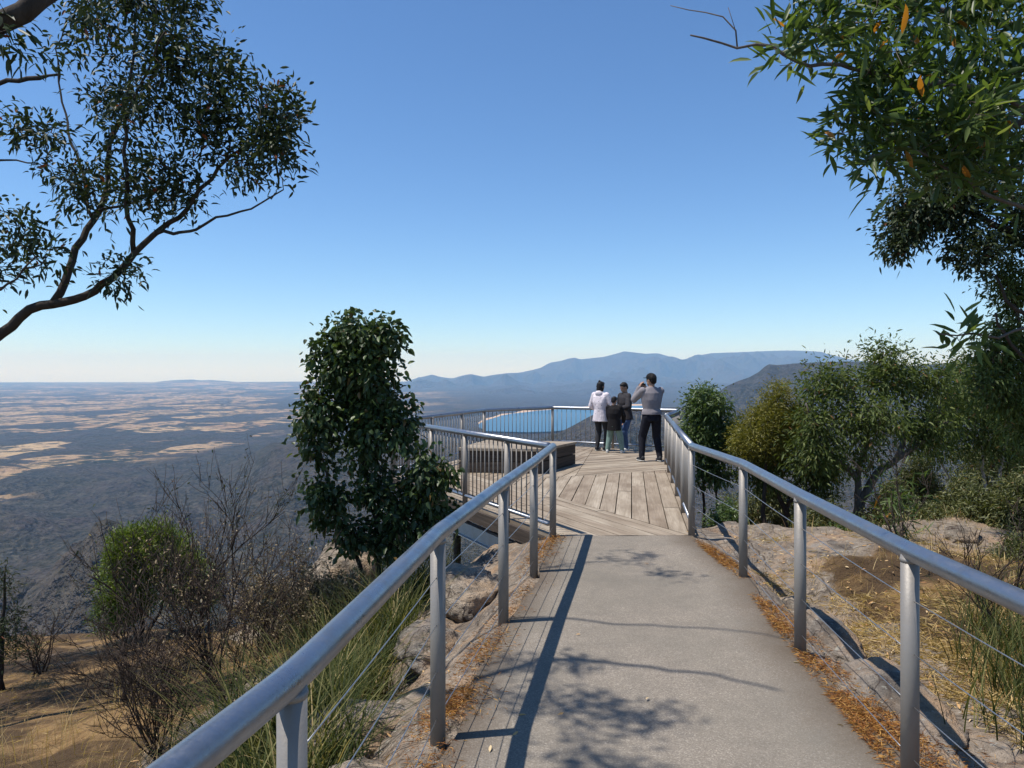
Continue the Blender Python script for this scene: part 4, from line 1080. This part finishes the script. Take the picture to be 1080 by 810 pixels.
    dead_shrub('dead_shrub', 'brown dead brush behind the strap grass with a few dry leaves', ground_pt(320, 7.2), 1.15, (.1, 0), 46, stems=15, spread=.5, nleaf=7, rad=.008)
    dead_shrub('dry_shrub', 'pale dry twiggy shrub below the broad-leaved bush', ground_pt(285, 9.0), 1.35, (.05, 0), 47, stems=14, spread=.5, nleaf=8, cat='dry shrub')
    dead_shrub('dry_shrub', 'straw coloured dry shrub in front of the pale sunlit rock', ground_pt(345, 8.2), 1.0, (0, 0), 48, stems=14, spread=.5, nleaf=9, cat='dry shrub')
    dead_shrub('dead_shrub', 'bare twiggy shrub leaning in at the far left edge of the earth slope', ground_pt(40, 9.5), 1.0, (.1, 0), 49, stems=7, spread=.55)
    # strap grass: one mass of tussocks
    r = np.random.default_rng(51); B = []
    for u, d, n, rad in ((335, 5.6, 450, .24), (360, 6.3, 480, .26), (390, 6.9, 450, .28), (300, 5.0, 480, .25), (335, 4.5, 450, .22), (270, 4.2, 390, .22), (375, 5.3, 360, .2), (410, 6.1, 360, .2), (425, 7.3, 390, .25), (395, 7.9, 360, .25), (310, 3.6, 220, .18), (250, 5.0, 180, .2), (350, 3.9, 160, .16), (440, 8.1, 140, .2), (462, 7.6, 90, .15), (280, 3.1, 160, .16)):
        c = ground_pt(u, d)
        for _ in range(n):
            x, y = c[0]+r.normal(0, rad*.55), c[1]+r.normal(0, rad*.55); B.append((x, y, 0))
    B = np.array(B); B[:, 2] = near_height(B[:, 0], B[:, 1])-.05
    tag(blades('strap_grass', M['strap'], B, .78, .009, 52, .45, kind='stuff', segs=7, droop=.6), 'mass of green and straw strap-leaved grass below the left path railing', 'grass')

def build_right_trees():
    # wattle leaning in at the upper right, long leaves
    base = np.array((3.9, 2.9, gz(3.9, 2.9)))
    limbs = [([base, (3.9, 3.0, .7), P(1290, 210, 3.6), P(1180, 150, 3.6), P(1080, 127, 3.6), P(1052, 135, 3.6), P(1026, 130, 3.6), P(1000, 117, 3.55)], .055, .012),
             (pl([(1180, 150, 3.6), (1080, 111, 3.4), (1007, 89, 3.35), (959, 85, 3.3), (893, 69, 3.3), (848, 67, 3.25), (811, 48, 3.2), (778, 50, 3.2), (752, 44, 3.2), (728, 37, 3.2)]), .022, .0035),
             (pl([(778, 50, 3.2), (776, 42, 3.2), (767, 26, 3.2), (737, 15, 3.2), (707, 6, 3.2)]), .005, .002), (pl([(772, 30, 3.2), (776, 18, 3.2), (768, 8, 3.2)]), .0035, .0018),
             (pl([(1290, 210, 3.6), (1180, 40, 3.8), (1080, 30, 3.8), (996, 11, 3.8), (937, 4, 3.8), (880, -8, 3.7)]), .03, .008),
             (pl([(1290, 210, 3.6), (1150, 230, 3.3), (1080, 215, 3.3), (1044, 204, 3.3), (1007, 181, 3.3), (959, 155, 3.2), (920, 165, 3.2)]), .018, .004),
             (pl([(1150, 230, 3.3), (1100, 330, 3.3), (1060, 352, 3.25), (1010, 350, 3.2), (990, 352, 3.2)]), .012, .003)]
    D = .35
    cl = [CL(830, -10, 900, 40, 3.3, 2.0, D), CL(812, 40, 850, 62, 3.2, .6, .15), CL(880, -30, 980, 50, 3.5, 3.6, D), CL(970, -30, 1090, 60, 3.6, 4.4, D), CL(890, 50, 970, 110, 3.3, 3.0, D), CL(960, 50, 1090, 120, 3.5, 4.6, D), CL(886, 105, 960, 150, 3.3, 2.8, D),
          CL(955, 110, 1060, 170, 3.3, 4.0, D), CL(1050, 110, 1100, 220, 3.4, 1.8, D), CL(905, 155, 945, 200, 3.2, .7, .15), CL(975, 165, 1060, 205, 3.3, 1.2, .2), CL(1090, -60, 1300, 250, 3.6, 6, .6), CL(1004, 342, 1040, 364, 3.2, .45, .08)]
    e = [P(803, 98, 3.2), P(806, 92, 3.2), P(806, 105, 3.2), P(800, 78, 3.2), P(812, 70, 3.2)]
    tree('wattle_tree', 'wattle with long sickle leaves hanging into the upper right, nearest the camera', 'tree', limbs, cl, M['wattle'], M['barkgrey'], twigs=450, leaves=9, ll=.108, lw=.021, detail=2, seed=61, spread=.10, droop=.08, step=.07, jit=.01, rtip=.0016, pend=-.05)
    # darker gum behind it
    base = np.array((6.2, 7.3, gz(6.2, 7.3)))
    limbs = [([base, (6.1, 7.3, 1.2), P(1150, 330, 7.4), P(1100, 270, 7.4), P(1050, 235, 7.4), P(1000, 215, 7.4)], .11, .02), (pl([(1150, 330, 7.4), (1080, 330, 7.2), (1050, 290, 7.2)]), .04, .01), (pl([(1160, 380, 7.4), (1110, 400, 7.2), (1070, 370, 7.2), (1050, 330, 7.1)]), .035, .01)]
    cl = [CL(930, 190, 990, 262, 7.4, 3.4), CL(965, 180, 1050, 250, 7.4, 4), CL(1040, 190, 1110, 270, 7.4, 3), CL(1000, 240, 1060, 285, 7.2, 2), CL(930, 225, 970, 275, 7.4, 1.4), CL(1100, 150, 1200, 330, 7.5, 4), CL(950, 160, 1080, 200, 7.6, 2.4), CL(930, 110, 1100, 190, 7.9, 5), CL(890, 120, 960, 170, 7.9, 1.2)]
    tree('gum_tree', 'dark small-leaved gum tree showing under the long-leaved wattle at the upper right', 'tree', limbs, cl, M['gum_dark'], M['bark'], twigs=600, leaves=32, ll=.06, lw=.025, detail=1, seed=62, spread=.15, pend=.2)
    base = np.array((5.4, 7.6, gz(5.4, 7.6)))
    limbs = [([base, (5.35, 7.6, .8), P(1085, 430, 7.6), P(1078, 370, 7.5), P(1066, 300, 7.5)], .06, .012), (pl([(1085, 430, 7.6), (1060, 400, 7.5), (1045, 370, 7.4)]), .02, .006)]
    cl = [CL(1040, 270, 1100, 330, 7.5, 2.2), CL(1030, 330, 1095, 390, 7.5, 2.5), CL(1020, 375, 1090, 440, 7.5, 2.3), CL(1055, 400, 1110, 480, 7.6, 2.0)]
    tree('gum_tree', 'sunlit olive gum cut off by the right edge, above the dry shrubs', 'tree', limbs, cl, M['gum_olive'], M['barkgrey'], twigs=330, leaves=28, ll=.062, lw=.02, detail=1, seed=63, spread=.16, pend=.3)
    # main gum beyond the slab
    d = 11.5; b = ground_pt(893, d); b[2] -= .1
    limbs = [([b, P(894, 575, d), P(902, 548, d), P(912, 520, d), P(928, 497, d), P(948, 482, d), P(968, 470, d), P(985, 455, d), P(1000, 444, d-.2)], .12, .02),
             (pl([(905, 540, d), (903, 505, d), (912, 478, d-.2), (918, 455, d-.3), (912, 425, d-.4)]), .06, .012), (pl([(903, 505, d), (880, 480, d-.2), (860, 455, d-.4), (850, 425, d-.5)]), .045, .01),
             (pl([(948, 482, d), (955, 450, d+.3), (950, 410, d+.4), (945, 385, d+.4)]), .05, .01), (pl([(985, 455, d), (990, 425, d+.1), (985, 400, d+.1)]), .03, .008)]
    cl = [CL(845, 382, 905, 432, d-.2, 4), CL(905, 370, 962, 420, d, 4), CL(950, 380, 1005, 425, d+.2, 3.4), CL(838, 425, 890, 480, d-.4, 3.6), CL(880, 415, 950, 470, d-.5, 4.6), CL(945, 425, 1010, 478, d, 3.4), CL(895, 470, 930, 500, d-.3, 1.0), CL(830, 470, 890, 500, d-.4, 1.4), CL(912, 362, 950, 385, d, 1), CL(990, 400, 1030, 460, d+.5, 2)]
    tree('gum_tree', 'spreading olive gum tree with a crooked grey trunk, largest one beyond the rock slab', 'tree', limbs, cl, M['gum_olive'], M['barkgrey'], twigs=660, leaves=22, ll=.088, lw=.026, detail=1, seed=64, spread=.28, pend=.3)
    # dark multi-stemmed one behind the middle posts
    d = 12.2; b = ground_pt(826, d); b[2] -= .15
    limbs = [([b, P(829, 567, d), P(831, 530, d), P(845, 505, d), P(865, 490, d)], .065, .012), (pl([(831, 545, d), (815, 515, d), (800, 492, d), (792, 470, d)]), .045, .01), (pl([(831, 530, d), (850, 520, d-.2), (868, 500, d-.2)]), .03, .01)]
    cl = [CL(775, 460, 840, 500, d, 3), CL(835, 470, 890, 510, d, 2.6), CL(780, 490, 830, 520, d, .8), CL(850, 500, 880, 530, d, .6)]
    tree('gum_tree', 'dark-stemmed gum leaning behind the middle right railing posts', 'tree', limbs, cl, M['gum_olive'], M['bark'], twigs=380, leaves=26, ll=.085, lw=.023, detail=1, seed=65, spread=.28, pend=.3)
    # golden wattle
    d = 11.8; b = ground_pt(805, d)
    limbs = [([b, P(806, 540, d), P(808, 490, d), P(810, 450, d)], .06, .015)]
    cl = [CL(772, 430, 832, 482, d, 4), CL(792, 416, 845, 455, d, 3), CL(820, 424, 852, 470, d, 2), CL(770, 455, 800, 486, d, .9), CL(800, 460, 840, 490, d, 1), CL(812, 400, 834, 425, d, .6)]
    tree('golden_wattle', 'round golden yellow-green wattle crown between two gum trees', 'tree', limbs, cl, M['gold'], M['bark'], twigs=480, leaves=40, ll=.07, lw=.014, detail=0, seed=66, spread=.18, shell=.4, pend=-.1)
    # bright green gum at the deck corner
    d = 12.6; b = ground_pt(744, d)
    limbs = [([b, P(743, 560, d), P(741, 520, d), P(738, 480, d), P(736, 440, d)], .045, .01), ([b+np.array((.2, .1, 0)), P(757, 555, d), P(755, 510, d), P(752, 470, d), P(750, 430, d)], .035, .008), (pl([(741, 520, d), (729, 490, d), (725, 460, d)]), .018, .006)]
    cl = [CL(720, 408, 768, 450, d, 4), CL(716, 440, 762, 486, d, 4.2), CL(750, 440, 784, 490, d, 2.6), CL(728, 484, 775, 512, d, 1.4)]
    tree('gum_tree', 'bright green young gum with thin dark stems right beside the deck corner', 'tree', limbs, cl, M['gum_green'], M['bark'], twigs=360, leaves=32, ll=.088, lw=.028, detail=1, seed=67, spread=.19, pend=.3)
    # grey-green gums with pale stems at the right
    d = 12.5; b = ground_pt(1040, d)
    limbs = [([b, P(1042, 540, d), P(1038, 505, d), P(1035, 480, d), P(1028, 450, d)], .05, .012), ([b+np.array((.25, 0, 0)), P(1052, 530, d), P(1056, 490, d), P(1062, 455, d), P(1064, 425, d)], .05, .012), ([b+np.array((-.3, 0, 0)), P(1010, 530, d), P(985, 470, d), P(975, 440, d)], .03, .01)]
    cl = [CL(985, 400, 1040, 450, d, 3), CL(1030, 400, 1095, 455, d, 3), CL(960, 440, 1010, 490, d, 2), CL(1005, 440, 1060, 490, d, 2), CL(1050, 440, 1110, 500, d, 1.6), CL(1000, 370, 1050, 410, d+.4, 2)]
    tree('gum_tree', 'thin grey-green gum with pale bare stems near the right edge', 'tree', limbs, cl, M['gum_olive'], M['barkpale'], twigs=520, leaves=21, ll=.09, lw=.024, detail=1, seed=68, spread=.28, pend=.3)
    # undergrowth
    def shrub(label, u0, v0, u1, v1, d, mat, seed, tw=150, lv=34, ll=.065, lw=.017, name='shrub', bark='twig', det=0):
        uc = (u0+u1)/2; b = ground_pt(uc, d); w = (u1-u0)/F*d
        top = P(uc, v0, d); b[2] = min(b[2], P(uc, v1, d)[2])
        k = np.array((w*.3, 0, 0)); mid = (b+P(uc, v0*.5+v1*.5, d))/2
        limbs = [([b, mid, P(uc, v0*.6+v1*.4, d)], .025, .006), ([b, (b+mid)/2-k*.4, P(uc-(u1-u0)*.28, v0*.55+v1*.45, d)], .018, .005), ([b, (b+mid)/2+k*.4, P(uc+(u1-u0)*.28, v0*.55+v1*.45, d)], .018, .005)]
        h = (v1-v0)
        cl = [CL(u0, v0+h*.3, uc, v1, d, 3), CL(uc, v0+h*.25, u1, v1, d, 3), CL(u0*.7+u1*.3, v0, u0*.25+u1*.75, v0+h*.65, d, 3)]
        return tree(name, label, 'shrub', limbs, cl, M[mat], M[bark], twigs=tw, leaves=lv, ll=ll, lw=lw, detail=det, seed=seed, spread=.13, shell=.4)
    shrub('small dense green shrub behind the last right path railing post', 748, 530, 784, 566, 9.6, 'gum_green', 71, 150, 18, .045, .02, det=1)
    shrub('low olive shrub left of the crooked gum trunk', 838, 528, 900, 585, 10.6, 'heath', 72, 260, 40)
    shrub('brownish heath shrub right of the crooked gum trunk', 905, 520, 965, 580, 10.8, 'heath', 73, 260, 40)
    shrub('green heath shrub below the largest gum crown', 930, 480, 1000, 560, 12.2, 'heath', 74, 300, 40, .07)
    shrub('olive heath shrub in front of the pale-stemmed gum', 985, 500, 1045, 575, 10.2, 'heath', 75, 260, 40)
    shrub('brown-green shrub at the right edge above the slab', 1042, 490, 1110, 590, 8.6, 'heath', 76, 420, 42, .06)
    shrub('yellowish low shrub at the right edge beside the mottled boulder', 1050, 560, 1105, 625, 7.2, 'heath', 77, 240, 40, .05, .011)
    shrub('dark green scrub behind the golden wattle trunk', 770, 500, 850, 580, 15.5, 'heath', 78, 300, 40, .09, .02)
    shrub('low bushy heath at the back corner of the rock slab beside the bare sapling', 945, 532, 1008, 586, 9.1, 'heath', 85, 240, 36)
    shrub('small green shrub on the back edge of the slab between two posts', 868, 548, 926, 584, 9.3, 'gum_green', 86, 170, 26, .05, .018, det=1)
    shrub('ragged olive shrub between the slab and the pale-stemmed gum', 1000, 512, 1058, 588, 8.9, 'heath', 87, 280, 36)
    shrub('grey scrub far down the slope behind the deck corner', 735, 520, 800, 590, 17, 'heath', 79, 160, 20, .09, .02)
    shrub('broad tea-tree scrub filling the back right behind the gums', 1000, 420, 1110, 560, 15.5, 'heath', 80, 520, 40, .10, .02)
    shrub('shaded scrub low behind the rock slab', 862, 545, 960, 592, 13.5, 'heath', 81, 320, 40, .08, .016)
    dead_shrub('dead_sapling', 'bare grey sapling crossing in front of the right slab', ground_pt(965, 6.6), 1.5, (-.25, 0), 82, stems=2, spread=.35, rad=.012, cat='dead sapling')
    dead_shrub('dead_shrub', 'leaning bare twigs at the lower right above the strap plant', ground_pt(1060, 5.3), 1.3, (-.45, 0), 83, stems=4, spread=.4, rad=.010)
    # young long-leaved sapling
    b = ground_pt(955, 7.9)
    limbs = [([b, P(950, 590, 7.9), P(945, 550, 7.9), P(940, 520, 7.9)], .012, .004)]
    tree('wattle_sapling', 'small wattle sapling with long leaves on the rock slab', 'sapling', limbs, [CL(915, 498, 975, 550, 7.9, 2), CL(930, 540, 990, 570, 7.9, 1)], M['wattle'], M['twig'], twigs=34, leaves=6, ll=.15, lw=.018, detail=2, seed=84, spread=.14)
    r = np.random.default_rng(91); B = []
    for u, d, n, rad in ((1055, 4.6, 150, .30), (1072, 5.1, 150, .3), (1085, 4.1, 140, .25), (1095, 5.8, 130, .3), (1035, 5.5, 40, .2), (1100, 3.6, 110, .25)):
        c = ground_pt(u, d)
        for _ in range(n): B.append((c[0]+r.normal(0, rad*.6), c[1]+r.normal(0, rad*.6), 0))
    B = np.array(B); B[:, 2] = near_height(B[:, 0], B[:, 1])-.03
    tag(blades('strap_grass', M['strap'], B, .55, .007, 92, .55, kind='stuff', segs=6), 'olive strap-leaved grass spilling in at the lower right edge', 'grass')

def build_litter():
    r = np.random.default_rng(101)
    def scatter(n, fn):
        pts = np.array([fn() for _ in range(n)]); z = near_height(pts[:, 0], pts[:, 1]); return np.stack([pts[:, 0], pts[:, 1], z], 1)
    # rust-brown needle litter in clumps along both edges of the path
    def edge(side):
        cs = np.sort(r.uniform(1.6, 8, 26)); ws = r.uniform(.15, 1.3, 26)**2*(1+2.2*np.exp(-((cs-3.2)/1.1)**2)*(side > 0))
        def f():
            k = r.choice(26, p=ws/ws.sum()); y = cs[k]+r.normal(0, .13)
            x = (xl(y)-r.normal(.05, .085)) if side < 0 else (xr(y)+abs(r.normal(0, .12+.10*math.exp(-((y-3.2)/1.2)**2)))-.06); return x, y
        return f
    p = np.vstack([scatter(5200, edge(-1)), scatter(15000, edge(1))])
    p[:, 2] = np.maximum(p[:, 2], np.where((p[:, 0] > xl(p[:, 1])) & (p[:, 0] < xr(p[:, 1])), G(p[:, 1]), -9))+.004
    d = r.normal(size=(len(p), 3)); d[:, 2] = np.abs(d[:, 2])*.25
    o = leaf_mesh('leaf_litter', M['litter'], p+np.stack([0*p[:, 0], 0*p[:, 0], r.uniform(0, .018, len(p))], 1), d, .045, .0035, None, 0, kind='stuff', seed=3)
    tag(o, 'rust coloured needle litter gathered along both edges of the path', 'leaf litter')
    # dry straw over the right slab and the left bench
    A = scatter(26000, lambda: (xr(5)+.55+abs(r.normal(0, 1.15)), r.uniform(2.2, 8.6)))
    Bq = scatter(6500, lambda: (-r.uniform(2.4, 9.5), r.uniform(3.5, 12.3)))
    Q = np.vstack([A, Bq]); keep = fbm(Q[:, 0]*1.3, Q[:, 1]*1.3, 9, 3)+r.normal(0, .25, len(Q)) > -.05; Q = Q[keep]
    d = r.normal(size=(len(Q), 3)); d[:, 2] = np.abs(d[:, 2])*.35
    o = leaf_mesh('dry_straw', M['straw'], Q+np.array((0, 0, .008)), d, .11, .005, None, 0, kind='stuff', seed=4, droop=.1)
    tag(o, 'dry straw and dead grass lying over the bare ground on both sides', 'dry grass')
    L = scatter(800, lambda: (xr(5)+.5+abs(r.normal(0, 1.0)), r.uniform(2.2, 8.3)))
    L2 = scatter(700, lambda: (-r.uniform(.4, 3.2), r.uniform(2.5, 9)))
    Q = np.vstack([L, L2]); d = r.normal(size=(len(Q), 3)); d[:, 2] *= .25
    W = np.array([(.03, 3.55), (.03, 3.72), (.26, 3.75), (.7, 3.9), (-.1, 3.35), (1.66, 4.42), (1.6, 3.6), (.45, 4.9), (1.2, 6.8), (.33, 6.1)])
    Q = np.vstack([Q+np.array((0, 0, .01)), np.stack([W[:, 0], W[:, 1], G(W[:, 1])+.008], 1)]); dd = r.normal(size=(len(W), 3)); dd[:, 2] *= .08
    d = np.vstack([d, dd])
    o = leaf_mesh('fallen_leaves', M['leafbit'], Q, d, .055, .014, None, 1, kind='stuff', seed=5, droop=.05)
    tag(o, 'scattered dry fallen gum leaves beside and on the path', 'fallen leaves')
    # seed grasses
    B = scatter(2600, lambda: (-r.uniform(1.0, 4.5), r.uniform(3.0, 10.2))); kp = fbm(B[:, 0]*1.1+3, B[:, 1]*1.1, 2, 3) > .05
    tag(blades('dry_tussock_grass', M['straw'], B[kp]-np.array((0, 0, .03)), .42, .004, 103, .5, kind='stuff'), 'thin dry grass stalks standing among the left brush', 'dry grass')
    B = scatter(1800, lambda: (xr(6)+r.uniform(.8, 4.0), r.uniform(3.5, 9.2))); kp = fbm(B[:, 0]*1.4+9, B[:, 1]*1.4, 2, 3) > .22
    tag(blades('dry_tussock_grass', M['straw'], B[kp]-np.array((0, 0, .02)), .22, .0035, 104, .6, kind='stuff'), 'short dry grass tufts on the right rock slab', 'dry grass')

# ------------------------------------------------------------------ air, light, camera
def build_haze(dens):
    lo = min((v.co.z for v in bpy.data.objects['terrain'].data.vertices)); lo = min(lo, min(v.co.z for v in bpy.data.objects['rocky_hilltop'].data.vertices))-1
    hi = max(v.co.z for v in bpy.data.objects['terrain'].data.vertices)+5
    mb = MB(); mb.box((0, 13250, (lo+hi)/2), (130000, 24000+7500, hi-lo)); o = mb.build('haze', None, None, False, 'stuff')
    t = NT('haze_air'); v = t.n('ShaderNodeVolumePrincipled'); v.inputs['Color'].default_value = (.34, .62, 1.0, 1); v.inputs['Absorption Color'].default_value = (1, 1, 1, 1)
    v.inputs['Density'].default_value = dens; v.inputs['Anisotropy'].default_value = .0
    t.l(v.outputs[0], t.out.inputs['Volume']); o.data.materials.append(t.m)
    o['label'] = 'thin blue haze filling the air out to the horizon'; o['category'] = 'haze'
def build_light():
    w = bpy.data.worlds.new('World'); scene.world = w; w.use_nodes = True; nt = w.node_tree
    sky = nt.nodes.new('ShaderNodeTexSky'); sky.sky_type = 'NISHITA'; sky.sun_disc = False
    sd = Vector((-.40, -.06, .97)).normalized()
    sky.sun_elevation = math.asin(sd.z); sky.sun_rotation = math.atan2(sd.x, sd.y)
    sky.altitude = 1000; sky.air_density = 1.0; sky.dust_density = .05; sky.ozone_density = 1.8
    hs = nt.nodes.new('ShaderNodeHueSaturation'); hs.inputs['Saturation'].default_value = 1.04
    wb = nt.nodes.new('ShaderNodeMix'); wb.data_type = 'RGBA'; wb.blend_type = 'MULTIPLY'; wb.inputs[0].default_value = 1; wb.inputs[7].default_value = (.775, .945, 1.12, 1)
    nt.links.new(sky.outputs[0], wb.inputs[6]); nt.links.new(wb.outputs[2], hs.inputs['Color']); nt.links.new(hs.outputs[0], nt.nodes['Background'].inputs[0]); nt.nodes['Background'].inputs[1].default_value = .12
    L = bpy.data.lights.new('sun', 'SUN'); L.energy = 5.0; L.angle = math.radians(.5); L.color = (1, .95, .875)
    o = bpy.data.objects.new('sun', L); COL.objects.link(o); o.rotation_euler = sd.to_track_quat('Z', 'Y').to_euler(); o.location = (0, 0, 30)
def build_camera():
    c = bpy.data.cameras.new('camera'); o = bpy.data.objects.new('viewpoint', c); COL.objects.link(o)
    o.location = (0, 0, CAMZ); o.rotation_euler = (math.radians(90), 0, 0)
    c.sensor_width = 36; c.lens = F/1080*36; c.shift_y = -13/1080; c.clip_start = .05; c.clip_end = 200000
    scene.camera = o
    v = scene.view_settings; v.view_transform = 'Standard'; v.look = 'None'; v.exposure = .24; v.gamma = 1; v.use_curve_mapping = False
    cy = scene.cycles; cy.max_bounces = 6; cy.diffuse_bounces = 3; cy.glossy_bounces = 2; cy.transmission_bounces = 3; cy.transparent_max_bounces = 4; cy.volume_bounces = 3
    cy.use_denoising = True; cy.caustics_reflective = False; cy.caustics_refractive = False

build_camera(); build_light()
for fn in (build_near_ground, build_far, build_walk, build_deck, build_railings, build_rocks, build_people, build_left_trees, build_right_trees, build_litter): fn()
build_haze(4.9e-5)
